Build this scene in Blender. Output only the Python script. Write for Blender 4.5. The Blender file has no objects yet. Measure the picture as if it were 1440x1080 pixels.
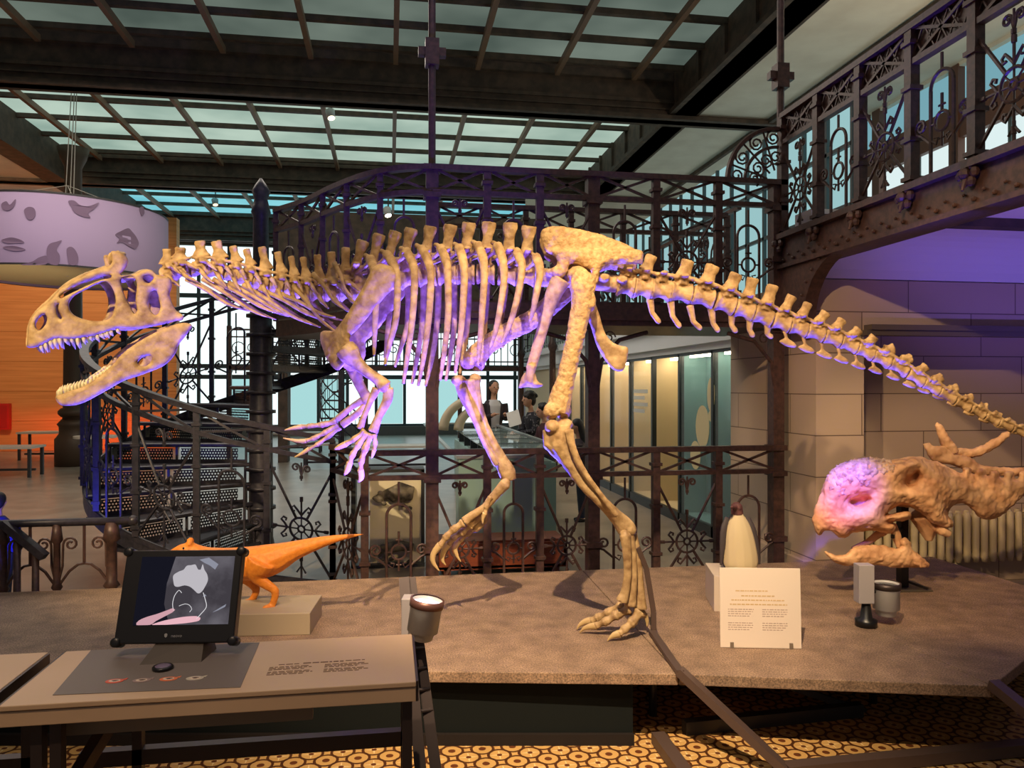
import bpy, math, random
import numpy as np
from mathutils import Vector, Matrix, geometry
from math import sin, cos, pi
random.seed(7)
SC = bpy.context.scene
COL = SC.collection
# ---------------------------------------------------------------- camera frame
# the hall's axes: X along the girders, Y into the hall, Z up; the camera stands at X=Y=0
YAW = math.radians(9.05)
CA, SA = cos(YAW), sin(YAW)
F, ZC, CX, CY = 1080.0, 1.6, 720.0, 545.0
RT = Vector((CA, -SA, 0)); FW = Vector((SA, CA, 0)); UP = Vector((0, 0, 1))
def W(px, py, d):
    xc = (px-CX)/F*d
    return Vector((CA*xc+SA*d, -SA*xc+CA*d, ZC-(py-CY)/F*d))
def onY(px, py, Y):
    return W(px, py, Y/(CA-SA*(px-CX)/F))
def onX(px, py, X):
    return W(px, py, X/(CA*(px-CX)/F+SA))
def onZ(px, py, z):
    return W(px, py, (ZC-z)*F/(py-CY))
cam = bpy.data.cameras.new('camera'); co = bpy.data.objects.new('camera', cam); COL.objects.link(co)
co.location = (0, 0, ZC); co.rotation_euler = (pi/2, 0, -YAW)
cam.sensor_width = 36; cam.lens = F/1440*36; cam.shift_y = 5/1440; cam.clip_start = .05; cam.clip_end = 200
SC.camera = co
SC.view_settings.view_transform = 'Standard'; SC.view_settings.look = 'None'
SC.view_settings.gamma = 1; SC.view_settings.use_curve_mapping = False

# ---------------------------------------------------------------- materials
def lin(r, g, b):
    f = lambda c: (c/255/12.92) if c/255 <= .04045 else ((c/255+.055)/1.055)**2.4
    return (f(r), f(g), f(b), 1)
def N(nt, t, **kw):
    n = nt.nodes.new(t)
    for k, v in kw.items():
        if k in n.inputs: n.inputs[k].default_value = v
        else: setattr(n, k, v)
    return n
def mat(name, col, rough=.6, metal=0, noise=None, bump=0, scale=20, col2=None, spec=.5, emit=None, estr=0, alpha=1, trans=0, detail=6, coords='Object', lo=.35, hi=.65, stretch=None):
    m = bpy.data.materials.new(name); m.use_nodes = True; nt = m.node_tree
    b = nt.nodes['Principled BSDF']
    b.inputs['Base Color'].default_value = col; b.inputs['Roughness'].default_value = rough
    b.inputs['Metallic'].default_value = metal; b.inputs['Specular IOR Level'].default_value = spec
    if alpha < 1: b.inputs['Alpha'].default_value = alpha
    if trans: b.inputs['Transmission Weight'].default_value = trans
    if emit: b.inputs['Emission Color'].default_value = emit; b.inputs['Emission Strength'].default_value = estr
    if col2 is not None or bump:
        tc = N(nt, 'ShaderNodeTexCoord'); nz = N(nt, 'ShaderNodeTexNoise', Scale=scale, Detail=detail)
        src = tc.outputs[coords]
        if stretch:
            mp = N(nt, 'ShaderNodeMapping'); mp.inputs['Scale'].default_value = stretch
            nt.links.new(src, mp.inputs['Vector']); src = mp.outputs[0]
        nt.links.new(src, nz.inputs['Vector'])
        if col2 is not None:
            r = N(nt, 'ShaderNodeValToRGB'); r.color_ramp.elements[0].position = lo; r.color_ramp.elements[1].position = hi
            r.color_ramp.elements[0].color = col; r.color_ramp.elements[1].color = col2
            nt.links.new(nz.outputs['Fac'], r.inputs['Fac']); nt.links.new(r.outputs[0], b.inputs['Base Color'])
        if bump:
            bp = N(nt, 'ShaderNodeBump', Strength=min(1, bump), Distance=.01)
            nt.links.new(nz.outputs['Fac'], bp.inputs['Height']); nt.links.new(bp.outputs[0], b.inputs['Normal'])
    return m
def emis(name, col, s=1.0):
    m = bpy.data.materials.new(name); m.use_nodes = True; nt = m.node_tree
    nt.nodes.remove(nt.nodes['Principled BSDF'])
    e = N(nt, 'ShaderNodeEmission', Color=col, Strength=s)
    nt.links.new(e.outputs[0], nt.nodes['Material Output'].inputs[0]); return m

# ---------------------------------------------------------------- mesh builder
def frames(path, ref=None):
    P = [Vector(p) for p in path]; out = []
    n = None
    for i in range(len(P)):
        t = (P[min(i+1, len(P)-1)]-P[max(i-1, 0)])
        if t.length < 1e-9: t = Vector((0, 0, 1))
        t.normalize()
        if ref is not None:
            b = ref-t*ref.dot(t)
            if b.length < .05: b = UP-t*UP.dot(t)
            if b.length < .05: b = RT-t*RT.dot(t)
            b.normalize(); nn = t.cross(b)
        else:
            if n is None:
                q = UP if abs(t.z) < .9 else Vector((1, 0, 0))
                n = q.cross(t).normalized()
            n = (n-t*n.dot(t))
            if n.length < 1e-6: n = t.orthogonal()
            n.normalize(); nn = n; b = t.cross(n)
        out.append((P[i], nn, b))
    return out
class MB:
    def __init__(s): s.v = []; s.f = []
    def add(s, vs, fs):
        o = len(s.v); s.v += [tuple(v) for v in vs]; s.f += [tuple(i+o for i in f) for f in fs]; return s
    def bx(s, x0, x1, y0, y1, z0, z1):
        return s.add([(x0,y0,z0),(x1,y0,z0),(x1,y1,z0),(x0,y1,z0),(x0,y0,z1),(x1,y0,z1),(x1,y1,z1),(x0,y1,z1)],
                     [(0,3,2,1),(4,5,6,7),(0,1,5,4),(1,2,6,5),(2,3,7,6),(3,0,4,7)])
    def obox(s, c, a, b, u):   # centre and three half-axes
        c, a, b, u = map(Vector, (c, a, b, u))
        vs = [c+i*a+j*b+k*u for k in (-1, 1) for i, j in ((-1,-1),(1,-1),(1,1),(-1,1))]
        return s.add(vs, [(0,3,2,1),(4,5,6,7),(0,1,5,4),(1,2,6,5),(2,3,7,6),(3,0,4,7)])
    def bar(s, p, q, w, h=None, ref=None):
        p, q = Vector(p), Vector(q); h = h or w; t = (q-p)/2
        r = ref or (UP if abs(t.normalized().z) < .95 else Vector((1, 0, 0)))
        a = t.cross(r).normalized(); b = a.cross(t).normalized()
        return s.obox((p+q)/2, t, a*w/2, b*h/2)
    def tube(s, path, r, n=8, ref=None, closed=False):
        fr = frames(path, ref); m = len(fr)
        if not isinstance(r, (list, tuple)): r = [r]*m
        if closed:
            P = [f[0] for f in fr]; fr = []
            for i in range(m):
                t = (P[(i+1) % m]-P[i-1]).normalized(); b = (ref or UP); b = (b-t*b.dot(t)).normalized(); fr.append((P[i], t.cross(b), b))
        vs = []; fs = []
        for (p, a, b), rr in zip(fr, r):
            ra, rb = rr if isinstance(rr, (list, tuple)) else (rr, rr)
            for k in range(n):
                g = 2*pi*(k+.5)/n; vs.append(p+a*ra*cos(g)+b*rb*sin(g))
        for i in range(m if closed else m-1):
            for k in range(n):
                j = (i+1) % m
                fs.append((i*n+k, i*n+(k+1) % n, j*n+(k+1) % n, j*n+k))
        if not closed:
            fs.append(tuple(range(n-1, -1, -1))); fs.append(tuple((m-1)*n+k for k in range(n)))
        return s.add(vs, fs)
    def lathe(s, prof, c, n=24, axis=UP, cap=True):
        c = Vector(c); axis = Vector(axis).normalized(); a = axis.orthogonal().normalized(); b = axis.cross(a)
        vs = []; fs = []; m = len(prof)
        for r, z in prof:
            for k in range(n):
                g = 2*pi*k/n; vs.append(c+axis*z+a*r*cos(g)+b*r*sin(g))
        for i in range(m-1):
            for k in range(n): fs.append((i*n+k, i*n+(k+1) % n, (i+1)*n+(k+1) % n, (i+1)*n+k))
        if cap:
            fs.append(tuple(range(n-1, -1, -1))); fs.append(tuple((m-1)*n+k for k in range(n)))
        return s.add(vs, fs)
    def ball(s, c, r, n=10, axes=(RT, FW, UP)):
        c = Vector(c); rx, ry, rz = r if isinstance(r, (list, tuple)) else (r, r, r); m = max(4, n//2+1)
        vs = []; fs = []
        for i in range(1, m):
            for k in range(n):
                t = pi*i/m; g = 2*pi*k/n
                vs.append(c+axes[0]*rx*sin(t)*cos(g)+axes[1]*ry*sin(t)*sin(g)+axes[2]*rz*cos(t))
        vs.append(c+axes[2]*rz); vs.append(c-axes[2]*rz); T, B = len(vs)-2, len(vs)-1
        for i in range(m-2):
            for k in range(n): fs.append((i*n+k, (i+1)*n+k, (i+1)*n+(k+1) % n, i*n+(k+1) % n))
        for k in range(n):
            fs.append((T, k, (k+1) % n)); fs.append((B, (m-2)*n+(k+1) % n, (m-2)*n+k))
        return s.add(vs, fs)
    def prism(s, poly, off):     # poly: 3-D points in order, extruded by the vector off
        off = Vector(off); n = len(poly); P = [Vector(p) for p in poly]
        return s.add(P+[p+off for p in P], [tuple(range(n-1, -1, -1)), tuple(range(n, 2*n))]+[(i, (i+1) % n, n+(i+1) % n, n+i) for i in range(n)])
    def build(s, name, m, parent=None, smooth=False, bevel=0):
        me = bpy.data.meshes.new(name); 
        if parent is not None: inv = MW[parent.name].inverted(); base = None
        else:
            A = np.array(s.v); base = Vector(((A[:,0].min()+A[:,0].max())/2, (A[:,1].min()+A[:,1].max())/2, A[:,2].min()))
            inv = Matrix.Translation(-base)
        me.from_pydata([tuple(inv @ Vector(v)) for v in s.v], [], s.f); me.update()
        if m: me.materials.append(m)
        if smooth: me.polygons.foreach_set('use_smooth', [True]*len(me.polygons))
        o = bpy.data.objects.new(name, me); COL.objects.link(o)
        if parent is not None: o.parent = parent; MW[o.name] = MW[parent.name]
        else: o.location = base; MW[o.name] = Matrix.Translation(base)
        if bevel:
            b = o.modifiers.new('bevel', 'BEVEL'); b.width = bevel; b.segments = 2; b.limit_method = 'ANGLE'
        return o
    def organic(s, name, m, parent=None, voxel=.006, it=3):
        o = s.build(name, m, parent)
        r = o.modifiers.new('remesh', 'REMESH'); r.mode = 'VOXEL'; r.voxel_size = voxel; r.use_smooth_shade = True
        if it:
            k = o.modifiers.new('smooth', 'SMOOTH'); k.iterations = it; k.factor = .5
        return o
MW = {}
def rough(o, strength, size, depth=4):
    t = bpy.data.textures.new('lumps', 'CLOUDS'); t.noise_scale = size; t.noise_depth = depth
    d = o.modifiers.new('lumps', 'DISPLACE'); d.texture = t; d.strength = strength; d.mid_level = .5; d.texture_coords = 'LOCAL'; return o
def tag(o, label, cat, group=None, kind=None):
    o['label'] = label; o['category'] = cat
    if group: o['group'] = group
    if kind: o['kind'] = kind
    return o
def thing(name, label, cat, loc, group=None, rotz=0, kind=None):
    o = bpy.data.objects.new(name, None); o.empty_display_size = .1; COL.objects.link(o)
    o.location = loc; o.rotation_euler = (0, 0, rotz)
    MW[o.name] = Matrix.Translation(Vector(loc)) @ Matrix.Rotation(rotz, 4, 'Z')
    return tag(o, label, cat, group, kind)
def struct(o, label, cat):
    o['kind'] = 'structure'; o['label'] = label; o['category'] = cat; return o
# resampled smooth curves
def cr(pts, step, closed=False):
    P = [Vector(p) for p in pts]; n = len(P); out = []
    for i in range(n if closed else n-1):
        if closed: a, b, c, d = P[i-1], P[i], P[(i+1) % n], P[(i+2) % n]
        else: a, b, c, d = P[max(i-1, 0)], P[i], P[i+1], P[min(i+2, n-1)]
        k = max(1, int(round((c-b).length/step)))
        for j in range(k):
            t = j/k
            out.append(.5*((2*b)+(c-a)*t+(2*a-5*b+4*c-d)*t*t+(3*b-a-3*c+d)*t**3))
    if not closed: out.append(P[-1])
    return out
def inside(pts, loops):
    x, y = pts[:,0], pts[:,1]; r = np.zeros(len(pts), bool)
    for L in loops:
        q = np.roll(L, -1, 0)
        for (x0, y0), (x1, y1) in zip(L, q):
            if y0 == y1: continue
            r ^= ((y0 > y) != (y1 > y)) & (x < (x1-x0)*(y-y0)/(y1-y0)+x0)
    return r
def plate(mb, outline, holes, h, T, R, mapf, edge=.3, smooth=True):
    """a plate with holes, thick in the middle and rounded to its edges; mapf(a, b, t) places it"""
    loops = []
    for L in [outline]+list(holes):
        q = cr([Vector((a, b)) for a, b in L], h, True) if smooth else [p for i in range(len(L)) for p in [Vector(L[i]).lerp(Vector(L[(i+1) % len(L)]), j/max(1, round((Vector(L[(i+1) % len(L)])-Vector(L[i])).length/h))) for j in range(max(1, round((Vector(L[(i+1) % len(L)])-Vector(L[i])).length/h)))]]
        loops.append(np.array([tuple(p) for p in q]))
    B = np.vstack(loops)
    x0, y0 = B.min(0); x1, y1 = B.max(0)
    g = np.array([(x0+h*(i+.5*(j % 2)), y0+h*.87*j) for j in range(int((y1-y0)/h/.87)+2) for i in range(int((x1-x0)/h)+2)])
    g = g[inside(g, loops)]
    if len(g):
        dd = np.sqrt(((g[:,None,:]-B[None])**2).sum(2)).min(1); g = g[dd > .6*h]
    V = [Vector(p) for p in np.vstack([B, g])] if len(g) else [Vector(p) for p in B]
    E = []; o = 0
    for L in loops:
        E += [(o+i, o+(i+1) % len(L)) for i in range(len(L))]; o += len(L)
    vo, eo, fo, *_ = geometry.delaunay_2d_cdt(V, E, [], 0, 1e-6)
    vo = np.array([tuple(p) for p in vo]); cen = np.array([vo[list(f)].mean(0) for f in fo])
    ok = inside(cen, loops); fo = [f for f, k in zip(fo, ok) if k]
    dd = np.concatenate([np.sqrt(((c[:,None,:]-B[None])**2).sum(2)).min(1) for c in np.array_split(vo, max(1, len(vo)//500))])
    n = len(vo); top = []; bot = []
    for (a, b), d in zip(vo, dd):
        u = 1-min(d/R, 1); k = edge+(1-edge)*math.sqrt(max(0, 1-u*u))
        t = (T(a, b) if callable(T) else T)*k
        top.append(mapf(a, b, -t)); bot.append(mapf(a, b, t))
    cnt = {}
    for f in fo:
        for i in range(3):
            e = (f[i], f[(i+1) % 3]); cnt[e] = 1
    side = [(b, a, a+n, b+n) for (a, b) in cnt if (b, a) not in cnt]
    mb.add(top+bot, [tuple(f) for f in fo]+[tuple(i+n for i in reversed(f)) for f in fo]+side)
    return mb
# ================================================================ the theropod skeleton
D = 3.9
def S(px, py, y=0.0): return W(px, py, D+y)
def pxm(w, y=0.0): return w*(D+y)/F
BONE = mat('bone', lin(190,158,110), .6, col2=lin(132,100,62), scale=24, bump=.8, detail=12, lo=.34, hi=.7)
BONEROUGH = mat('rough_bone', lin(198,164,112), .7, col2=lin(156,120,74), scale=45, bump=1.0, detail=12, lo=.3, hi=.7)
TOOTH = mat('tooth', lin(205,190,150), .35)
CLAW = mat('claw', lin(190,160,110), .45)
SK = thing('theropod_skeleton', 'mounted crested theropod dinosaur skeleton with open jaws striding across the stone platform', 'dinosaur skeleton', S(840, 890, 0)-Vector((0,0,0)))
def skw(px):      # half width of the skull
    return float(np.interp(px, [38, 50, 75, 120, 200, 270], [.018, .042, .06, .078, .115, .13]))
def sk(zx, zy): return (20+zx/4.1538, 330+zy/4.1538)
def mirror_side(px, py, w, side, t=0):
    p = S(px, py, -w); return p+FW*(t if side < 0 else 2*w+t)
NH = (FW*cos(.7)-RT*sin(.7)).normalized()          # the head is turned a little towards the visitor
def head_side(px, py, w, side, t=0):
    w *= .75; p = S(px, py, -w-max(0, 250-px)*.0013); return p+FW*t+NH*(0 if side < 0 else 2*w)
outl = [sk(*p) for p in [(80,650),(82,590),(88,535),(120,470),(200,398),(300,302),(400,243),(500,203),(555,185),(575,158),(566,118),(572,98),(600,98),(640,115),(662,148),(655,185),(632,215),(620,236),(660,238),(715,232),(750,212),(800,206),(838,238),(905,250),(918,300),(905,350),(925,410),(950,448),(985,472),(980,498),(930,507),(850,527),(760,543),(690,550),(620,546),(560,560),(480,585),(400,598),(330,606),(250,603),(200,622),(150,648),(110,658)]]
holes = [[(128,548),(122,520),(150,480),(180,464),(196,485),(190,520),(165,552),(142,560)],
 [(316,410),(345,360),(420,318),(520,272),(565,296),(594,360),(590,430),(562,488),(490,506),(400,492),(338,462)],
 [(622,262),(660,243),(695,243),(720,290),(712,380),(722,445),(700,462),(672,410),(640,350)],
 [(800,332),(832,326),(852,380),(856,430),(838,468),(806,458),(784,420),(786,375)],
 [(752,248),(795,236),(818,252),(790,284),(762,276)],
 [(250,408),(266,398),(262,440),(284,488),(262,490),(246,450)],
 [(262,362),(330,318),(420,274),(520,240),(572,238),(570,252),(490,272),(400,312),(320,352),(272,374)]]
holes = [[sk(*p) for p in L] for L in holes]
skull = MB()
for side in (-1, 1):
    plate(skull, outl, holes, 3.2, .013, 5, lambda a, b, t, s=side: head_side(a, b, skw(a), s, t), .45)
def roof(mb, pts, inset=0, th=.014):
    n = 9; rows = []
    for (a, b) in pts:
        pa, pb = head_side(a, b, skw(a), -1), head_side(a, b, skw(a), 1)
        up = [pa.lerp(pb, k/(n-1))+UP*(.02*sin(pi*k/(n-1))) for k in range(n)]
        rows.append(up+[p-UP*th for p in reversed(up)])
    m = 2*n; vs = [p for r in rows for p in r]
    fs = [(i*m+k, i*m+(k+1) % m, (i+1)*m+(k+1) % m, (i+1)*m+k) for i in range(len(rows)-1) for k in range(m)]
    fs += [tuple(range(m)), tuple(reversed(range((len(rows)-1)*m, len(rows)*m)))]
    mb.add(vs, fs)
roof(skull, [sk(*p) for p in cr([Vector(q) for q in [(84,640),(90,545),(125,472),(200,402),(300,308),(400,250),(500,212),(545,196)]], 30)])
roof(skull, [sk(*p) for p in cr([Vector(q) for q in [(640,243),(700,243),(750,222),(800,214),(836,242),(900,256),(910,300)]], 30)])
# the crest fans out across the head
for k in range(-3, 4):
    p = sk(575, 175); q = sk(610, 118)
    skull.tube([S(p[0]-2, p[1], -.1+k*.018), S(p[0]+2, p[1]-12, -.1+k*.02), S(q[0]+abs(k)*.5, q[1]-2, -.1+k*.022)], [.012, .012, .016], 6)
SKULL = skull.build('skull', BONE, SK, smooth=True)
crest = MB()
for k in range(7):
    a = -8+k*3.2
    crest.tube([S(160+a*.3, 372, -.1+(k-3)*.012), S(161+a*.6, 362, -.1+(k-3)*.016), S(165+a, 354+abs(k-3)*.6, -.1+(k-3)*.02)], [(.02,.012), (.02,.012), (.013,.012)], 6, ref=FW)
crest.organic('crest', BONE, SKULL, .006, 2)
jo = [sk(*p) for p in [(250,945),(300,925),(420,880),(500,828),(570,768),(630,700),(700,645),(800,585),(900,540),(960,520),(1010,516),(1036,532),(1000,590),(960,640),(935,700),(870,765),(740,818),(640,852),(540,908),(400,982),(310,1000),(268,985)]]
jh = [[sk(*p) for p in [(718,745),(740,722),(765,708),(806,712),(802,742),(770,768),(735,766)]]]
jaw = MB()
def jw(px): return float(np.interp(px, [80, 95, 130, 200, 270], [.012, .035, .06, .1, .125]))
for side in (-1, 1):
    plate(jaw, jo, jh, 3.2, .013, 7, lambda a, b, t, s=side: head_side(a, b, jw(a), s, t), .45)
JAW = jaw.build('lower_jaw', BONE, SK, smooth=True)
rng = random.Random(3)
upper = cr([Vector(q) for q in [(105,655),(150,645),(205,618),(260,603),(330,606),(400,598),(480,584),(560,563),(600,556)]], 33)
for side in (-1, 1):
    for i, q in enumerate(upper):
        if i < 1: continue
        L = (66 if i < 10 else 50)*(1-.5*max(0, i-9)/7)*rng.uniform(.55, 1.1)
        a = sk(q.x, q.y-14); b = sk(q.x+8, q.y+L*.5); c = sk(q.x+20, q.y+L)
        MB().tube([head_side(*a, skw(a[0])-.004, side), head_side(*b, skw(a[0])-.004, side), head_side(*c, skw(a[0])-.008, side)], [(.0105,.007), (.0085,.006), (.001,.001)], 7, ref=FW).build('tooth', TOOTH, SKULL, True)
lower = cr([Vector(q) for q in [(262,940),(300,922),(360,902),(420,878),(470,848),(510,820),(560,778)]], 24)
for side in (-1, 1):
    for i, q in enumerate(lower):
        L = (50-2.2*i)*rng.uniform(.8, 1.15)
        a = sk(q.x, q.y+12); b = sk(q.x-2, q.y-L*.5); c = sk(q.x+8, q.y-L)
        MB().tube([head_side(*a, jw(a[0])-.004, side), head_side(*b, jw(a[0])-.004, side), head_side(*c, jw(a[0])-.006, side)], [(.0095,.006), (.008,.006), (.001,.001)], 7, ref=FW).build('tooth', TOOTH, JAW, True)

# ---- the backbone: centre line, centrum height and spine tops, read along the animal
line = [(240,386),(262,380),(290,378),(328,386),(369,397),(410,407),(445,412),(487,411),(533,402),(578,391),(633,386),(687,386),(743,389),(800,392),(870,400),(918,407),(966,413),(1002,422),(1035,433),(1057,440),(1085,450),(1110,458),(1140,467),(1162,474),(1186,483),(1210,493),(1256,514),(1300,540),(1350,568),(1400,593),(1440,610),(1500,634)]
lx = [p[0] for p in line]; ly = [p[1] for p in line]
def cl(x): return float(np.interp(x, lx, ly))
def ang(x): return math.atan2(-(cl(x+14)-cl(x-14)), 28)
def vertebra(name, px, H, L, top, sw, flare, tp, arch, lean=0, voxel=.0065, thin=.35, tpz=1.0, rough=BONE, base=1.15, waist=.85):
    """px along the animal; H, L centrum height and length in px; top = (px, py) of the spine's tip; tp = length of the side processes in metres"""
    mb = MB(); y0 = cl(px); g = ang(px); u = Vector((cos(g), -sin(g))); v = Vector((-sin(g), -cos(g)))   # px space, v upward
    P = lambda a, b, y=0: S(px+u.x*a+v.x*b, y0+u.y*a+v.y*b, y)
    h = pxm(H)/2; k = [(-.5, .98), (-.42, 1.0), (-.2, .74), (0, .64), (.2, .74), (.42, 1.0), (.5, .98)]
    mb.tube([P(L*a, 0) for a, _ in k], [(h*r, h*r*.9) for _, r in k], 12, ref=FW)
    b0 = H*.35; b1 = H*.5+arch
    mb.tube([P(0, b0), P(0, b1)], [(pxm(L*.34), h*.75), (pxm(L*.3), h*.55)], 8, ref=FW)
    t0 = P(0, b1-1); t1 = S(top[0], top[1]); mid = t0.lerp(t1, .5)
    w = pxm(sw)/2
    mb.tube([t0, t0.lerp(t1, .25), mid, t0.lerp(t1, .85), t1], [(w*base, w*thin*1.4), (w*(.5*base+.42), w*thin*1.1), (w*waist, w*thin), (w*flare, w*thin*1.3), (w*flare*.95, w*thin*1.3)], 8, ref=FW)
    if name[0] == 'c' and name[1] == 'e':
        for s in (-1, 1): mb.tube([P(-L*.2, H*.1, s*.03), P(L*.25, -H*.45, s*.06), P(L*.75, -H*.85, s*.07)], [.016, .012, .005], 6); mb.tube([P(0, b1-3, s*.02), P(L*.5, H*.3, s*.06), P(L*.95, -H*.1, s*.065)], [.014, .013, .006], 6)
    for s in (-1, 1):
        if tp > 0:
            a = P(0, b1-2, s*.01); e = P(L*.1, b1+tpz*2, s*tp)
            mb.tube([a, a.lerp(e, .6), e], [(pxm(L*.26), .014), (pxm(L*.2), .011), (pxm(L*.22), .009)], 6, ref=UP)
        z = s*h*.5
        mb.tube([P(-L*.2, b1-3, z), P(-L*.62, b1-1, z)], [pxm(L*.14), pxm(L*.1)], 6)
        mb.tube([P(L*.2, b1-2, z), P(L*.66, b1-2, z)], [pxm(L*.14), pxm(L*.09)], 6)
    return globals()['rough'](mb.organic(name, rough, SK, voxel, 1), .006, .02)
neck = [(236,350,12),(255,348,14),(282,339,14),(305,339,14),(328,346,11),(347,350,10),(369,347,11),(391,354,10),(410,360,9),(427,361,9),(447,358,10),(467,354,11),(487,348,12)]
for i, (x, ty, w) in enumerate(neck):
    nx = neck[i+1][0] if i+1 < len(neck) else x+20; gap = min(nx-x, 24)
    f = vertebra('cervical_vertebra', x+1, np.interp(x, [236, 300, 500], [22, 23, 27]), gap*1.02, (x-1, ty), w*1.15, 1.0, .085, 7, voxel=.0055, thin=.5, tpz=-4, base=1.9, waist=.9)
dors = [(510,338),(533,329),(556,325),(578,321),(605,318),(633,316),(659,313),(687,312),(717,313),(743,318)]
for i, (x, ty) in enumerate(dors):
    vertebra('dorsal_vertebra', x-4, 30, 26, (x+1, ty), 15+.35*i, 1.3, .125, 17, voxel=.0065, thin=.42, tpz=3, rough=BONEROUGH if 0 else BONE)
sac = MB()
sac.tube([S(x, cl(x)) for x in (756, 790, 830, 870, 900)], [(.05,.045), (.045,.05), (.045,.05), (.045,.05), (.04,.04)], 10, ref=FW)
for x in (775, 800, 825, 850, 875): sac.tube([S(x, cl(x)-8, -.09), S(x, cl(x)-8, .09)], [(.03,.02), (.03,.02)], 6)
sac.organic('sacrum', BONE, SK, .008, 2)
tail = [(917,357,18),(940,388,12),(968,364,20),(1003,371,20),(1036,383,20),(1059,389,17),(1087,399,18),(1114,414,15),(1137,424,15),(1162,437,15),(1185,447,15),(1208,461,15),(1230,471,15),(1257,489,17),(1282,501,15),(1303,513,14),(1325,528,15),(1347,543,13),(1368,556,12),(1388,571,12),(1408,584,11),(1427,596,10),(1446,606,9),(1465,614,8),(1484,622,7)]
cent = [904,929,957,988,1019,1046,1072,1098,1122,1146,1170,1193,1216,1239,1263,1287,1309,1331,1353,1374,1394,1413,1432,1450,1467]
vertebra('caudal_vertebra', 880, 34, 24, (884, 372), 16, 1.0, .1, 6)
for i, c in enumerate(cent):
    t = tail[i]; gap = (cent[i+1]-c) if i+1 < len(cent) else 19
    L = gap/max(.75, cos(ang(c)))*.98
    vertebra('caudal_vertebra', c, np.interp(c, [890, 1050, 1200, 1450], [33, 28, 19, 11]), L, (t[0], t[1]+2), t[2]*1.0, 1.0+.12*(i%2), np.interp(c, [890, 1100, 1300], [.1, .06, .02]), np.interp(c, [890, 1200, 1450], [9, 6, 3]), voxel=np.interp(c, [890, 1450], [.006, .0042]), thin=.5, base=1.25, waist=.92)
chev = [((914,424),(917,440),(928,455)), ((943,428),(946,445),(957,461)), ((970,433),(975,452),(986,464)), ((1000,437),(1003,455),(1011,467)), ((1029,443),(1029,458),(1036,468)), ((1055,452),(1054,464),(1060,474)), ((1080,460),(1079,470),(1086,476))]
for (a, b, c) in chev:
    MB().tube([S(a[0], a[1]-4), S(*b), S(c[0]-2, c[1]-3), S(*c)], [(.021,.016), (.015,.01), (.016,.01), (.009,.007)], 8, ref=FW).organic('chevron', BONE, SK, .005, 2)
for (x, y) in [(1106,484),(1132,492),(1157,500),(1181,507),(1205,515),(1229,522),(1254,531),(1277,542),(1297,550),(1318,559),(1338,569),(1361,582),(1382,592),(1403,600),(1424,608)]:
    s = float(np.interp(x, [1106, 1440], [1, .62]))
    m = MB(); top = (x-2, cl(x-4)+np.interp(x, [1100, 1440], [11, 4]))
    plate(m, [(top[0]-3*s, top[1]), (top[0]+3*s, top[1]), (x+2*s, y-9*s), (x+10*s, y-3*s), (x+14*s, y+2*s), (x+11*s, y+5*s), (x, y+3*s), (x-10*s, y-3*s), (x-8*s, y-6*s), (x-3*s, y-9*s)], [], 2.2, .009, 4, lambda a, b, t: S(a, b, t), .4)
    m.build('chevron', BONE, SK, True)

# ---- ribs
def bone(name, pts, y, m=BONE, voxel=.006, it=2, sm=8, parent=None, wd=.7, org=True):
    """pts: (px, py, width in px[, depth in metres]); a shaft along them"""
    P = []
    for p in pts: P.append(Vector((p[0], p[1], p[2], p[3] if len(p) > 3 else y)))
    Q = cr3(P, sm)
    mb = MB().tube([S(q[0], q[1], q[3]) for q in Q], [(pxm(q[2], q[3])/2, pxm(q[2], q[3])/2*wd) for q in Q], 10, ref=FW)
    return mb.organic(name, m, parent or SK, voxel, it) if org else mb.build(name, m, parent or SK, True)
def cr3(P, step):
    out = []; n = len(P)
    for i in range(n-1):
        a, b, c, d = [np.array(P[max(0, min(n-1, i+j))]) for j in (-1, 0, 1, 2)]
        k = max(1, int(round(np.hypot(*(c-b)[:2])/step)))
        for j in range(k):
            t = j/k; out.append(.5*((2*b)+(c-a)*t+(2*a-5*b+4*c-d)*t*t+(3*b-a-3*c+d)*t**3))
    out.append(np.array(P[-1])); return out
def V4(*a): return a
Vector4 = V4
ribs = [[(543,356),(553,372),(559,395),(557,447),(549,480),(541,514)],
 [(570,352),(580,370),(583,392),(580,447),(573,500),(567,540)],
 [(592,348),(602,368),(606,390),(603,447),(596,500),(588,543)],
 [(619,347),(627,366),(630,390),(630,447),(625,492),(619,535)],
 [(645,346),(651,366),(653,390),(650,447),(645,490),(640,525)],
 [(671,343),(679,362),(681,390),(678,440),(675,480),(672,514)],
 [(699,344),(706,362),(709,390),(704,430),(697,465),(689,490)],
 [(725,352),(732,366),(734,382),(726,425),(716,458),(705,484)],
 [(753,360),(758,372),(759,388),(754,415),(750,435),(745,451)]]
ribs.insert(0, [(520,362),(526,380),(529,400),(529,427),(527,465),(526,500)])
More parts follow.
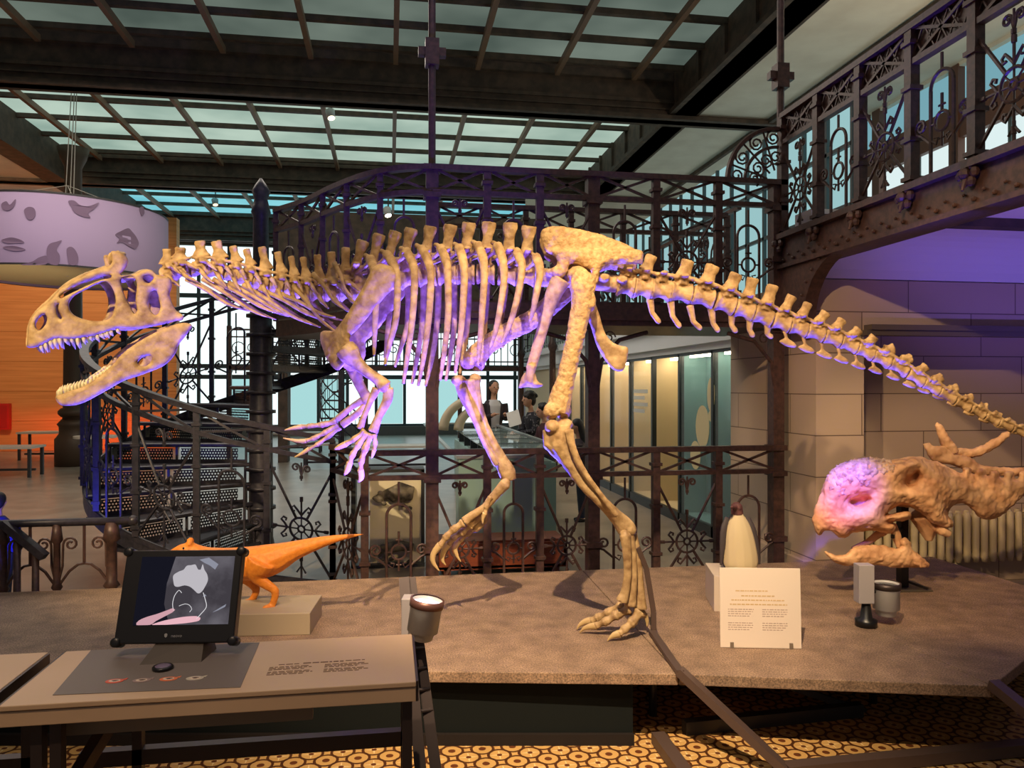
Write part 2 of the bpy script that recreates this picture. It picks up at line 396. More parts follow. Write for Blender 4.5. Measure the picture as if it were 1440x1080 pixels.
def rib_mesh(r, side, near=True):
    n = len(r); pr = []
    w = [14, 13.5, 11, 9.5, 8, 5]; dp = [-.085, -.16, -.19, -.2, -.185, -.16]
    P = [np.array((p[0], p[1], w[i], dp[i])) for i, p in enumerate(r)]
    Q = cr3(P, 7)
    mb = MB(); pts = []
    for q in Q:
        p = S(q[0], q[1], q[3]); pts.append(p if side < 0 else p-FW*2*q[3])
    mb.tube(pts, [(pxm(q[2])/2, pxm(q[2])/2*.75) for q in Q], 9, ref=FW)
    a = pts[0]; q = S(r[0][0]-20, r[0][1]+22, -.03); q = q if side < 0 else q+FW*.06
    mb.tube([pts[1], pts[1].lerp(q, .55)-UP*.004, q], [.014, .011, .011], 7)     # the head that meets the backbone
    q2 = S(r[0][0]-7, r[0][1]-3, -.05); q2 = q2 if side < 0 else q2+FW*.1
    mb.tube([a, q2], [.013, .014], 7)
    return mb.organic('rib', BONE, SK, .0055, 2)
for r in ribs:
    for side in (-1, 1): rib_mesh(r, side)
cer = [(262,392,352,440),(285,392,390,452),(300,393,408,447),(322,398,430,452),(342,400,452,462),(365,405,470,455),(388,410,486,452),(412,402,478,470),(440,385,490,438),(470,370,498,420)]
for i, (x0, y0, x1, y1) in enumerate(cer):
    for side in (-1, 1):
        w = .05+.006*i; P = [(x0, y0, 8, -.035), ((x0*2+x1)/3, y0+(y1-y0)*.42-3, 5.5, -w), ((x0+2*x1)/3-4, y0+(y1-y0)*.72, 5, -w-.01), (x1-(14 if i < 7 else 0), y1-(6 if i < 7 else 0), 2, -w-.015)]
        Q = cr3([np.array(p) for p in P], 8); pts = [S(q[0], q[1], q[3]) if side < 0 else S(q[0], q[1], q[3])-FW*2*q[3] for q in Q]
        MB().tube(pts, [(pxm(q[2])/2, pxm(q[2])/2*.7) for q in Q], 8, ref=FW).build('cervical_rib', BONE, SK, True)

# ---- girdles and limbs
def pl(i): return None
z5 = lambda a, b: (740+a/4.909, 300+b/4.909)
ili = [z5(*p) for p in [(98,130),(150,96),(230,92),(300,96),(450,130),(600,176),(720,230),(800,268),(806,320),(795,352),(740,350),(690,352),(600,346),(545,366),(505,400),(498,470),(470,490),(452,440),(440,392),(400,368),(350,352),(300,350),(285,400),(255,440),(215,450),(165,420),(170,385),(215,345),(200,302),(140,262),(112,200)]]
for side in (-1, 1):
    m = MB(); plate(m, ili, [], 4.5, .03, 14, lambda a, b, t, s=side: mirror_side(a, b, .1-(.02 if b < 350 else 0)+.0*a, s, t), .25)
    rough(m.organic('ilium', BONEROUGH, SK, .006, 2), .012, .03)
for y in (-.05, .05):
    bone('pubis', [(790,392,30,y*1.8),(779,412,25,y*1.6),(768,445,18,y*1.2),(755,490,16,y*.8),(746,520,15,y*.7)], y, BONE)
m = MB(); plate(m, [(738,524),(752,524),(756,536),(764,541),(756,545),(740,544),(730,546),(731,538)], [], 3, .035, 6, lambda a, b, t: S(a, b, t), .5); m.tube([S(748,512,-.04), S(744,536,-.03), S(733,541,0)], [.025,.025,.015], 8); m.organic('pubic_boot', BONE, SK, .006, 3)
for y in (-.04, .04):
    m = MB(); plate(m, [(818,414),(832,416),(842,440),(850,466),(860,480),(872,486),(883,489),(882,504),(876,521),(863,520),(852,508),(840,488),(831,460),(822,436)], [], 3.5, .02, 7, lambda a, b, t, y=y: S(a, b, t+y*float(np.interp(b, [420, 500], [2, .5]))), .4); m.organic('ischium', BONE, SK, .006, 2)
# near leg, planted
YN = -.17
fem = MB()
def shaft(mb, pts, y, wd=.85, n=10):
    Q = cr3([np.array((p[0], p[1], p[2], p[3] if len(p) > 3 else y)) for p in pts], 8)
    return mb.tube([S(q[0], q[1], q[3]) for q in Q], [(pxm(q[2], q[3])/2, pxm(q[2], q[3])/2*wd) for q in Q], n, ref=FW)
shaft(fem, [(824,384,26),(820,400,38),(818,425,31),(812,460,28),(803,500,26),(795,535,27),(788,560,32),(784,580,34)], YN)
fem.ball(S(812,388,-.1), (.055,.07,.05)); fem.tube([S(818,392,YN), S(812,388,-.09)], [.05,.05], 8)
fem.ball(S(776,578,YN-.03), (.045,.04,.04)); fem.ball(S(792,578,YN+.03), (.04,.04,.045)); fem.ball(S(830,425,YN), (.03,.03,.05))
rough(fem.organic('femur', BONEROUGH, SK, .006, 2), .012, .035)
tib = MB()
shaft(tib, [(785,598,36),(788,622,38),(800,648,24),(822,680,20),(846,705,18),(866,726,21,-.09),(880,742,28,-.07),(883,752,22,-.06)], YN)
tib.ball(S(777,600,YN-.03), (.04,.045,.035)); tib.ball(S(793,596,YN+.02), (.045,.05,.03)); tib.ball(S(882,745,-.07), (.05,.045,.04)); tib.tube([S(768,604,YN), S(772,625,YN), S(790,650,YN)], [.02,.03,.012], 8)
rough(tib.organic('tibia', BONE, SK, .006, 2), .006, .04)
bone('fibula', [(800,604,14,YN-.06),(806,632,11,YN-.06),(822,664,9,YN-.055),(845,696,8,YN-.045),(868,726,9,YN-.04)], YN, BONE)
for dx, dz, bx, by in ((-6, -.05, 874, 846), (3, -.02, 886, 852), (12, .03, 901, 856)):
    m = MB(); shaft(m, [(882+dx*.5, 752, 17, -.06+dz), (886+dx*.7, 775, 14, -.06+dz), (888+dx*.9, 810, 12, -.06+dz), ((888+dx+bx)/2, 836, 14, -.06+dz), (bx, by, 19, -.06+dz)], YN); m.ball(Vector(m.v[0]).lerp(Vector(m.v[4]), .5), .028, 8); m.organic('metatarsal', BONE, SK, .0055, 2)
def toe(pts, y, parent=SK, claw=None, name='toe', r=1.0):
    """phalanges as knuckled beads along pts (px, py, width, y), the claw as a sub-part"""
    mb = MB(); Q = [np.array((p[0], p[1], p[2], p[3] if len(p) > 3 else y)) for p in pts]
    for a, b in zip(Q[:-1], Q[1:]):
        ts = [0, .12, .35, .6, .88, 1]; f = [.85, 1.05, .72, .68, .95, .8]
        mb.tube([S(*(a+(b-a)*t)[[0,1,3]]) for t in ts], [(pxm((a+(b-a)*t)[2])/2*k, pxm((a+(b-a)*t)[2])/2*k*.9) for t, k in zip(ts, f)], 8, ref=FW)
    o = mb.organic(name, BONE, parent, .0048, 1)
    if claw:
        Q = [np.array((p[0], p[1], p[2], p[3] if len(p) > 3 else y)) for p in claw]; Q = cr3(Q, 3)
        MB().tube([S(q[0], q[1], q[3]) for q in Q], [(pxm(q[2])/2, pxm(q[2])/2*.7) for q in Q], 8, ref=FW).build('claw', CLAW, o, True)
    return o
toe([(876,852,19,-.04),(856,862,16,0),(842,868,14,.02),(832,873,13,.04)], 0, claw=[(833,873,12,.04),(824,874,10,.05),(815,879,5,.05),(811,886,1.5,.05)])
toe([(886,856,19,-.06),(868,864,16,-.06),(852,874,14,-.05),(838,880,12,-.03)], 0, claw=[(839,880,11,-.03),(830,881,9,-.02),(821,884,5,-.01),(815,890,1.5,0)])
toe([(900,860,19,-.08),(889,875,16,-.1),(878,885,14,-.11),(870,892,12,-.12)], 0, claw=[(871,891,11,-.12),(864,893,9,-.12),(857,898,4,-.12),(854,902,1.5,-.12)])
toe([(893,848,12,-.02),(906,864,10,.0)], 0, claw=[(906,864,9,0),(910,872,6,0),(910,882,2,0)])
# far leg, lifted
YF = .17
fem = MB(); shaft(fem, [(806,398,26),(790,415,30),(750,448,28),(712,468,27),(682,488,29),(667,505,34)], YF)
fem.ball(S(658,508,YF-.02), (.045,.04,.045)); fem.ball(S(672,512,YF+.03), (.04,.04,.04)); fem.ball(S(812,388,.1), (.055,.07,.05)); rough(fem.organic('femur', BONEROUGH, SK, .006, 2), .012, .035)
tib = MB(); shaft(tib, [(657,534,38),(660,552,34),(672,585,22),(688,620,20),(703,645,20),(713,664,25),(716,676,20)], YF)
tib.ball(S(645,535,YF-.02), (.04,.04,.03)); tib.ball(S(668,533,YF+.02), (.035,.04,.03)); rough(tib.organic('tibia', BONE, SK, .006, 2), .006, .04)
bone('fibula', [(650,545,12,YF-.06),(662,575,9,YF-.06),(680,620,8,YF-.05),(699,655,9,YF-.045)], YF, BONE)
for dz, (bx, by) in ((-.05, (653,734)), (-.01, (660,738)), (.03, (668,742))):
    m = MB(); shaft(m, [(711,680,17,YF+dz), (700,692,14,YF+dz), (683,712,11,YF+dz), (bx+12, by-10, 12, YF+dz), (bx, by, 15, YF+dz)], YF); m.ball(Vector(m.v[0]).lerp(Vector(m.v[4]), .5), .028, 8); m.organic('metatarsal', BONE, SK, .0055, 2)
toe([(652,735,15,.12),(638,744,13,.11),(628,754,12,.1),(618,768,11,.1)], YF, claw=[(619,766,11,.1),(610,778,9,.1),(609,790,7,.1),(618,803,1.5,.1)])
toe([(662,738,15,.16),(650,748,13,.16),(638,756,12,.16),(630,766,11,.16)], YF, claw=[(631,764,11,.16),(624,775,9,.16),(622,787,6,.16),(627,795,1.5,.16)])
toe([(670,742,14,.2),(657,750,12,.2),(646,760,11,.2)], YF, claw=[(647,758,10,.2),(640,770,8,.2),(643,782,5,.2),(648,790,1.5,.2)])
toe([(690,698,9,.1),(684,712,9,.1),(682,722,8,.1)], YF, claw=[(682,721,8,.1),(679,729,5,.1),(679,737,1.5,.1)])
# arms
for side in (-1, 1):
    m = MB()
    plate(m, [(533,371),(546,373),(555,380),(556,392),(549,408),(533,427),(514,450),(500,466),(492,474),(492,492),(487,508),(476,521),(464,512),(455,494),(450,474),(454,465),(470,464),(484,447),(499,423),(514,397),(523,378)], [], 4, .02, 9, lambda a, b, t, s=side: mirror_side(a, b, .2-.12*max(0, min(1, (490-a)/40)), s, t), .3)
    rough(m.organic('scapula', BONE, SK, .006, 2), .006, .04)
def arm(h, r, u, y, hand):
    m = MB(); shaft(m, h, y); m.ball(S(h[-1][0], h[-1][1], y), .03); m.organic('humerus', BONE, SK, .006, 2)
    bone('radius', r, y); bone('ulna', u, y)
    for pts, claw in hand: toe(pts, y, claw=claw, name='finger')
arm([(484,488,30),(492,498,32),(500,508,22),(515,522,16),(532,534,17),(541,544,24)], [(530,546,14),(522,562,10),(512,585,9),(506,603,12)], [(546,545,16),(545,562,15),(533,585,12),(524,608,16)], -.2,
    [([(514,606,12),(500,617,10),(486,624,9)], [(487,624,9),(476,629,7),(470,632,2)]),
     ([(516,608,13),(505,624,11),(495,640,10),(492,652,9)], [(492,650,9),(488,662,8),(484,668,2)]),
     ([(522,610,12),(514,630,11),(508,648,10),(507,662,9)], [(507,660,9),(508,672,8),(504,678,2)]),
     ([(526,610,9),(528,622,8),(526,634,7)], [(526,633,6),(524,640,4),(522,645,1)])])
arm([(486,498,24),(496,515,22),(505,540,15),(514,556,16),(517,563,20)], [(512,562,12),(495,572,9),(474,590,11)], [(520,564,13),(504,581,11),(480,598,12)], .2,
    [([(474,592,13),(455,597,11),(436,599,9),(424,600,8)], [(425,600,8),(412,602,6),(400,605,1.5)]),
     ([(476,597,12),(460,607,10),(442,616,9),(430,620,8)], [(431,620,8),(418,620,6),(398,616,1.5)]),
     ([(478,600,11),(464,612,9),(448,624,8),(434,632,7)], [(435,631,7),(424,638,5),(414,643,1.5)])])
# the steel that carries it
STEEL = mat('brown_steel', lin(92,74,66), .45, .3)
pole = MB()
P = [S(897,770,-.05), S(909,800,-.03), S(919,860,-.02), S(919,890,-.02)]
for a, b in zip(P, P[1:]): pole.bar(a, b, .025, .02, ref=FW)
P0 = S(917,888,-.02)
# ================================================================ the hall
PZ = .35                                   # the platform's top
IRON = mat('wrought_iron', lin(88,62,54), .45, .15, col2=lin(64,46,42), scale=30)
IRONBLUE = mat('stair_iron', lin(62,58,66), .4, .25, col2=lin(46,44,52), scale=30)
BEAMM = mat('dark_girder', lin(88,70,56), .7, col2=lin(62,50,40), scale=6)
WHITE = mat('white_plaster', lin(226,216,198), .85, col2=lin(214,202,184), scale=2)
CREAM = mat('cream_plaster', lin(222,205,170), .85)
def tile_material():
    m = bpy.data.materials.new('patterned_tiles'); m.use_nodes = True; nt = m.node_tree; b = nt.nodes['Principled BSDF']
    tc = N(nt, 'ShaderNodeTexCoord'); sx = N(nt, 'ShaderNodeSeparateXYZ'); nt.links.new(tc.outputs['Object'], sx.inputs[0])
    def M(op, a, c=0.0):
        n = nt.nodes.new('ShaderNodeMath'); n.operation = op
        for i, q in enumerate((a, c)):
            if isinstance(q, (int, float)): n.inputs[i].default_value = q
            else: nt.links.new(q, n.inputs[i])
        return n.outputs[0]
    px = M('SUBTRACT', M('FRACT', M('DIVIDE', sx.outputs[0], .135)), .5); py = M('SUBTRACT', M('FRACT', M('DIVIDE', sx.outputs[1], .135)), .5)
    r = M('SQRT', M('ADD', M('MULTIPLY', px, px), M('MULTIPLY', py, py)))
    qx = M('SUBTRACT', M('ABSOLUTE', px), .5); qy = M('SUBTRACT', M('ABSOLUTE', py), .5)
    r2 = M('SQRT', M('ADD', M('MULTIPLY', qx, qx), M('MULTIPLY', qy, qy)))
    line = M('MAXIMUM', M('LESS_THAN', M('ABSOLUTE', M('SUBTRACT', r, .36)), .045), M('LESS_THAN', M('ABSOLUTE', M('SUBTRACT', r2, .36)), .045))
    star = M('LESS_THAN', M('MULTIPLY', M('ABSOLUTE', px), M('ABSOLUTE', py)), .003)
    star = M('MULTIPLY', star, M('LESS_THAN', r, .28))
    dot = M('MAXIMUM', M('LESS_THAN', r, .085), M('LESS_THAN', r2, .12))
    def mix(f, a, c):
        n = nt.nodes.new('ShaderNodeMix'); n.data_type = 'RGBA'; nt.links.new(f, n.inputs[0])
        for k, q in ((6, a), (7, c)):
            if isinstance(q, tuple): n.inputs[k].default_value = q
            else: nt.links.new(q, n.inputs[k])
        return n.outputs[2]
    c = mix(star, lin(198,156,92), lin(228,202,150)); c = mix(dot, c, lin(100,54,28)); c = mix(line, c, lin(80,46,24))
    nt.links.new(c, b.inputs['Base Color']); b.inputs['Roughness'].default_value = .4
    return m
TILES = tile_material()
FLOORM = mat('polished_floor', lin(150,138,124), .32, col2=lin(128,116,104), scale=3, bump=.03)
m = MB(); m.bx(-8, 8, -2, 5.25, -.1, 0); struct(m.build('floor', TILES), 'patterned ochre and brown encaustic tile floor under the platform', 'floor')
m = MB(); m.bx(-14, 12, 5.25, 27, -.1, 0); struct(m.build('floor', FLOORM), 'polished grey tan floor of the hall beyond the iron railing', 'floor')

# skylights: 3 bays between the big girders
GZ = 7.2
def pane_mat(name, c, s, c2):
    m = emis(name, c, s); nt = m.node_tree; e = [n for n in nt.nodes if n.type == 'EMISSION'][0]
    tc = N(nt, 'ShaderNodeTexCoord'); nz = N(nt, 'ShaderNodeTexNoise', Scale=.45, Detail=3); r = N(nt, 'ShaderNodeValToRGB')
    r.color_ramp.elements[0].color = c2; r.color_ramp.elements[1].color = c; r.color_ramp.elements[0].position = .3; r.color_ramp.elements[1].position = .65
    nt.links.new(tc.outputs['Object'], nz.inputs['Vector']); nt.links.new(nz.outputs['Fac'], r.inputs['Fac']); nt.links.new(r.outputs[0], e.inputs['Color'])
    return m
RIBM = mat('rib_warm_lit', lin(124,96,74), .6)  # lighter brown than the girders: warm light put into the rib colour
bays = [(5.0, 13.0, lin(112,124,114), lin(68,80,74), .88, 'grey green'), (13.4, 19.6, lin(184,205,190), lin(138,164,152), 1.15, 'pale green'), (20.0, 26.0, lin(140,215,225), lin(110,190,205), 1.2, 'bright cyan')]
BX0, BX1 = -7.7, 5.3
for i, (y0, y1, c, c2, sp, word) in enumerate(bays):
    o = MB().bx(BX0, BX1, y0, y1, GZ, GZ+.03).build('window_%d' % (i+1), pane_mat('skylight_glass_%d' % i, c, 1.0, c2))
    struct(o, word+' frosted glass skylight between dark girders', 'skylight')
    m = MB(); k = 0
    y = y1-.25
    while y > y0: m.bx(BX0, BX1, y-.045, y+.045, GZ-.09, GZ-.002); y -= sp
    m.build('glazing_bars', BEAMM, o)
    m = MB(); x = BX0+.9
    while x < BX1: m.bx(x-.04, x+.04, y0, y1, GZ-.2, GZ-.09); x += 1.38
    m.build('ribs', RIBM, o)
def girder(name, y0, y1, z0, label, x0=-13, x1=BX1+.5):
    m = MB(); m.bx(x0, x1, y0+.1, y1-.1, z0, GZ+.5); m.bx(x0, x1, y0, y1, z0, z0+.07); m.bx(x0, x1, y0, y1, GZ-.12, GZ+.02); m.bx(x0, x1, y0+.05, y1-.05, z0+.3, z0+.36)
    m.bx(x0, x1, y0+.05, y1-.05, z0+.18, z0+.21)
    struct(m.build(name, BEAMM), label, 'girder')
girder('trim_1', 13.1, 13.5, 6.4, 'nearest dark girder across the whole ceiling', x1=7.2)
girder('trim_2', 19.6, 20.0, 6.45, 'second dark girder across the ceiling')
girder('trim_3', 25.7, 26.1, 6.3, 'farthest dark girder across the ceiling')
m = MB(); m.bx(BX1-.25, BX1+.15, 2, 27, 6.5, GZ+.5); m.bx(BX1-.35, BX1+.2, 2, 27, 6.5, 6.58)
for y in np.arange(5, 26, 1.0): m.bx(BX1-.3, BX1-.22, y-.04, y+.04, 6.55, GZ)
struct(m.build('trim_4', BEAMM), 'dark girder along the right edge of the skylights', 'girder')
m = MB(); m.bx(BX0-.3, BX0+.2, 2, 27, 6.45, GZ+.5)
struct(m.build('trim_5', BEAMM), 'dark girder along the left edge of the skylights', 'girder')
m = MB(); m.bx(BX1+.15, 13, 0, 28, 6.52, 6.7); struct(m.build('ceiling', WHITE), 'white plaster ceiling beside the skylights above the right gallery', 'ceiling')
m = MB(); m.bx(-13, BX0-.3, 0, 28, 6.52, 6.7); struct(m.build('ceiling', WHITE), 'white plaster ceiling left of the skylights', 'ceiling')
m = MB(); m.bx(6.82, 6.9, 2, 26, 6.42, 6.5); struct(m.build('trim_6', BEAMM), 'thin dark rod along the white ceiling on the right', 'trim')

# end wall of glass and the orange wall
ORANGE = mat('orange_boards', lin(226,150,84), .6, col2=lin(206,128,66), scale=3, stretch=(.25,.25,6), lo=.3, hi=.7)
def boards(m):
    nt = m.node_tree; b = nt.nodes['Principled BSDF']; tc = N(nt, 'ShaderNodeTexCoord'); w = N(nt, 'ShaderNodeTexWave', Scale=.42, Distortion=0); w.bands_direction = 'Z'; w.wave_profile = 'SAW'
    r = N(nt, 'ShaderNodeValToRGB'); r.color_ramp.elements[0].color = (0, 0, 0, 1); r.color_ramp.elements[1].position = .03
    bp = N(nt, 'ShaderNodeBump', Strength=.6, Distance=.02)
    nt.links.new(tc.outputs['Object'], w.inputs['Vector']); nt.links.new(w.outputs['Fac'], r.inputs['Fac']); nt.links.new(r.outputs[0], bp.inputs['Height']); nt.links.new(bp.outputs[0], b.inputs['Normal'])
boards(ORANGE)
m = MB(); m.bx(-13.2, -5.45, 21, 21.3, 0, 6.0); struct(m.build('wall_left', ORANGE), 'orange timber boarded wall beyond the crested skull', 'wall')
m = MB(); m.bx(-13.3, -13, 0, 28, 0, 6.6); struct(m.build('wall_left', WHITE), 'white side wall far at the left', 'wall')
DARKW = mat('dark_window_frame', lin(70,82,84), .5)
GLASSW = emis('bright_window', (.86, 1.0, 1.0, 1), 1.25)
EY = 26.4; EX0, EX1 = -9.0, 4.4
m = MB(); m.bx(EX0, EX1, EY, EY+.1, .3, 6.3); o = struct(m.build('window_4', GLASSW), 'bright daylit glass end wall of the hall', 'window')
m = MB()
for i, x in enumerate(np.arange(EX0, EX1+.1, .95)): m.bx(x-.05, x+.05, EY-.1, EY, .3, 6.3)
for z in (.3, 1.95, 2.3, 4.6, 6.3): m.bx(EX0, EX1, EY-.12, EY, z-.07, z+.07)
m.build('mullions', DARKW, o)
TEALP = emis('tinted_pane', (.5, .88, .88, 1), .8)
for k in (4, 6, 7, 9, 11): MB().bx(EX0+.95*k+.06, EX0+.95*k+.89, EY-.05, EY-.01, .38, 1.88).build('tinted_pane', TEALP, o)
m = MB(); m.bx(-13.3, 9, EY-.3, EY+.05, 0, .3); struct(m.build('wall_back', mat('grey_sill', lin(120,110,104), .6)), 'low grey wall under the glass end wall', 'wall')
m = MB(); m.bx(-13.3, EX0, EY, EY+.2, .3, 6.6); struct(m.build('wall_back', WHITE), 'white end wall far at the left', 'wall')
m = MB(); m.bx(3.4, 9, 19, 19.2, 0, 6.5); struct(m.build('wall_back', WHITE), 'white wall beyond the display cases', 'wall')
m = MB(); m.bx(-13.3, 13, 27, 27.2, 6, 9); struct(m.build('wall_back', BEAMM), 'dark end above the farthest skylight', 'wall')

m = MB(); xa = onY(398, 400, 17).x; m.bx(xa, 3.3, 17, 17.3, 3.0, 5.4); m.bx(xa, 3.3, 16.9, 17.4, 3.0, 3.12); m.bx(xa-.1, xa+.1, 16.95, 17.35, 0, 5.4)
struct(m.build('trim_11', BEAMM), 'dark upper gallery front in front of the end windows', 'gallery')

# right: gallery windows high on the side wall
WOODB = mat('brown_window_wood', lin(96,62,48), .5)
TEALW = emis('teal_gallery_glass', lin(122,172,184), .9)
PALEW = emis('pale_gallery_glass', lin(222,240,240), 1.0)
m = MB(); m.bx(8.5, 8.7, 0, 19, 0, 3.2); m.bx(8.5, 8.7, 0, 19, 6.46, 6.6); struct(m.build('wall_right', WHITE), 'white side wall behind the right gallery', 'wall')
o = struct(MB().bx(8.6, 8.65, 0, 19, 5.85, 6.48).build('window_5', TEALW), 'teal upper panes behind the right gallery railing', 'window')
o2 = struct(MB().bx(8.6, 8.65, 0, 19, 3.2, 5.4).build('window_6', PALEW), 'pale lower panes behind the right gallery railing', 'window')
m = MB(); m.bx(8.5, 8.6, 0, 19, 5.38, 5.88)
for y in np.arange(1, 19, 1.9): m.bx(8.48, 8.6, y-.1, y+.1, 3.2, 6.5)
struct(m.build('trim_7', WOODB), 'brown timber window frame behind the right gallery', 'trim')
m = MB()
for y in np.arange(1.9, 19, 1.9): m.bx(8.55, 8.6, y-.03, y+.03, 3.2, 5.4)
m.build('glazing_bars', DARKW, o2)

# stone wall and pillar below the right gallery
def stone_mat():
    m = bpy.data.materials.new('stone_blocks'); m.use_nodes = True; nt = m.node_tree; b = nt.nodes['Principled BSDF']; b.inputs['Roughness'].default_value = .8
    ge = N(nt, 'ShaderNodeNewGeometry'); sx = N(nt, 'ShaderNodeSeparateXYZ'); nt.links.new(ge.outputs['Position'], sx.inputs[0])
    ad = N(nt, 'ShaderNodeMath'); ad.operation = 'ADD'; nt.links.new(sx.outputs[0], ad.inputs[0]); nt.links.new(sx.outputs[1], ad.inputs[1])
    cx = N(nt, 'ShaderNodeCombineXYZ'); nt.links.new(ad.outputs[0], cx.inputs[0]); nt.links.new(sx.outputs[2], cx.inputs[1])
    br = N(nt, 'ShaderNodeTexBrick', Scale=1.0); br.offset = .42
    for k, v in (('Brick Width', .92), ('Row Height', .31), ('Mortar Size', .004), ('Mortar Smooth', .1), ('Color1', lin(192,170,146)), ('Color2', lin(180,158,134)), ('Mortar', lin(110,92,78))): br.inputs[k].default_value = v
    nt.links.new(cx.outputs[0], br.inputs['Vector'])
    nz = N(nt, 'ShaderNodeTexNoise', Scale=60, Detail=4); bp = N(nt, 'ShaderNodeBump', Strength=.15, Distance=.01); nt.links.new(nz.outputs['Fac'], bp.inputs['Height'])
    bp2 = N(nt, 'ShaderNodeBump', Strength=.5, Distance=.01); bp2.invert = True; nt.links.new(br.outputs['Fac'], bp2.inputs['Height']); nt.links.new(bp.outputs[0], bp2.inputs['Normal'])
    nt.links.new(br.outputs['Color'], b.inputs['Base Color']); nt.links.new(bp2.outputs[0], b.inputs['Normal']); return m
STONE = stone_mat()
m = MB(); m.bx(3.14, 3.53, 5.3, 6.75, 0, 2.41); m.bx(3.53, 8.5, 5.3, 5.75, 2.05, 2.41); struct(m.build('wall_right', STONE), 'stone block pillar and lintel under the right gallery', 'wall')
m = MB(); m.bx(3.53, 8.5, 5.75, 6.0, 0, 2.41); struct(m.build('wall_right', STONE), 'recessed stone block wall behind the horned skull', 'wall')
m = MB(); m.bx(3.53, 8.5, 5.2, 5.3, 2.03, 2.07); m.bx(3.5, 8.5, 5.22, 5.32, 1.99, 2.03); struct(m.build('trim_8', mat('dark_stone', lin(96,84,72), .8)), 'dark moulding at the top of the wall recess', 'trim')
m = MB(); m.bx(3.1, 3.55, 5.24, 6.75, 0, .28); m.bx(3.55, 8.5, 5.66, 5.75, 0, .2); struct(m.build('baseboard_right', STONE), 'stone plinth course at the foot of the pillar', 'baseboard')
VAULT = mat('vault_plaster', lin(226,218,214), .8)
m = MB(); m.bx(3.16, 8.5, -1, 5.0, 2.72, 2.8)
q = [(5.0, 2.72)]+[(5.0+.3*sin(g), 2.42+.3*cos(g)) for g in np.linspace(0, pi/2, 8)]+[(5.36, 2.41), (5.36, 2.8), (5.0, 2.8)]
m.prism([(3.14, y, z) for y, z in q], (5.36, 0, 0)); m.bx(3.14, 8.5, 5.36, 5.6, 2.41, 2.95); struct(m.build('ceiling', VAULT, smooth=False), 'white vault under the right gallery washed with violet light', 'ceiling')
m = MB()
for y in (3.9, 4.55): m.bx(3.16, 8.5, y-.05, y+.05, 2.66, 2.72)
m.bx(4.4, 8.5, 3.25, 3.4, 2.6, 2.72)
struct(m.build('trim_9', BEAMM), 'dark joists across the vault under the right gallery', 'trim')

# ---------------------------------------------------------------- wrought iron
def spiral(cx, cz, r, a0, turns, n=14, r1=.25):
    out = []
    for i in range(n+1):
        t = i/n; a = a0+2*pi*turns*t; rr = r*(1-(1-r1)*t); out.append((cx+rr*cos(a), cz+rr*sin(a)))
    return out
def arc(cx, cz, r, a0, a1, n=12): return [(cx+r*cos(a0+(a1-a0)*i/n), cz+r*sin(a0+(a1-a0)*i/n)) for i in range(n+1)]
def rosette(w, h):
    cx, cz = w/2, h*.44; R = .17*w; st = []
    for sx, x in ((-1, 0), (1, w)):
        for sz, z in ((-1, .02), (1, h-.02)):
            d = Vector((x-cx, z-cz)).normalized(); st.append(([(cx+d.x*R, cz+d.y*R), (x, z)], .011))
    st.append((arc(cx, cz, R, 0, 2*pi, 20), .01)); st.append((arc(cx, cz, R*.3, 0, 2*pi, 10), .009))
    for k in range(8):
        a = pi/4*k+pi/8*0; st.append(([(cx+R*.3*cos(a), cz+R*.3*sin(a)), (cx+R*cos(a), cz+R*sin(a))], .006))
    for k in range(4):
        a = pi/2*k; ux, uz = cos(a), sin(a); L = .4*w if k % 2 == 0 else .46*w
        P = lambda s, t: (cx+ux*s-uz*t, cz+uz*s+ux*t)
        st.append(([P(R, 0), P(L, 0)], .008)); st.append(([P(L*.9, 0), P(L*1.06, 0)], .014))
        for sg in (-1, 1):
            st.append(([P(R+.02, 0), P(L*.62, sg*.06*w), P(L*.74, sg*.11*w), P(L*.66, sg*.15*w), P(L*.55, sg*.13*w), P(L*.58, sg*.095*w)], .009))
    for sg in (-1, 1): st.append(([(cx, h-.2*w), (cx+sg*.02*w, h-.13*w)]+spiral(cx+sg*.085*w, h-.09*w, .062*w, pi if sg > 0 else 0, sg*-1.3), .0085))
    st.append(([(cx, h), (cx, h-.28*w)], .007)); st.append(([(cx, h-.2*w), (cx, h-.25*w)], .014))
    z = .09*h; st += [([(cx, 0), (cx, z*1.9)], .009), ([(cx-.035, z*.8), (cx, z*1.5), (cx+.035, z*.8)], .008)]
    return st
def archp(w, h):
    cx = w/2; a, b = .32*w, .68*w; r = .18*w; zt = h*.72; st = []
    for x in (a, b): st.append(([(x, 0), (x, zt)], .011))
    st.append((arc(cx, zt, r, 0, pi, 14), .011)); st.append(([(cx, zt+r), (cx, h)], .009))
    cz = h*.43; R = .11*w
    st.append((arc(cx, cz, R, 0, 2*pi, 16), .009))
    st += [([(cx, cz+R), (cx, cz+R+.2*w)], .009), ([(cx-.05*w, cz+R+.07*w), (cx+.05*w, cz+R+.07*w)], .007), ([(cx, cz-R), (cx, cz-R-.17*w)], .008), ([(cx-.04*w, cz-R-.08*w), (cx+.04*w, cz-R-.08*w)], .006)]
    for sg in (-1, 1):
        st.append(([(cx+sg*R, cz), (cx+sg*.18*w, cz)], .007))
        x0 = a if sg < 0 else b; xc = x0+sg*.16*w
        st.append(([(x0, cz-.2*w), (x0+sg*.1*w, cz-.12*w)]+spiral(xc, cz+.03*w, .1*w, (-pi/2), sg*1.5, 18), .0095))
        st.append(([(x0, cz-.17*w), (x0-sg*.09*w, cz-.24*w), (x0-sg*.12*w, cz-.17*w), (x0-sg*.06*w, cz-.16*w)], .006))
    return st
def xband(w, h): return [([(0, 0), (w, h)], .013), ([(0, h), (w, 0)], .013)]
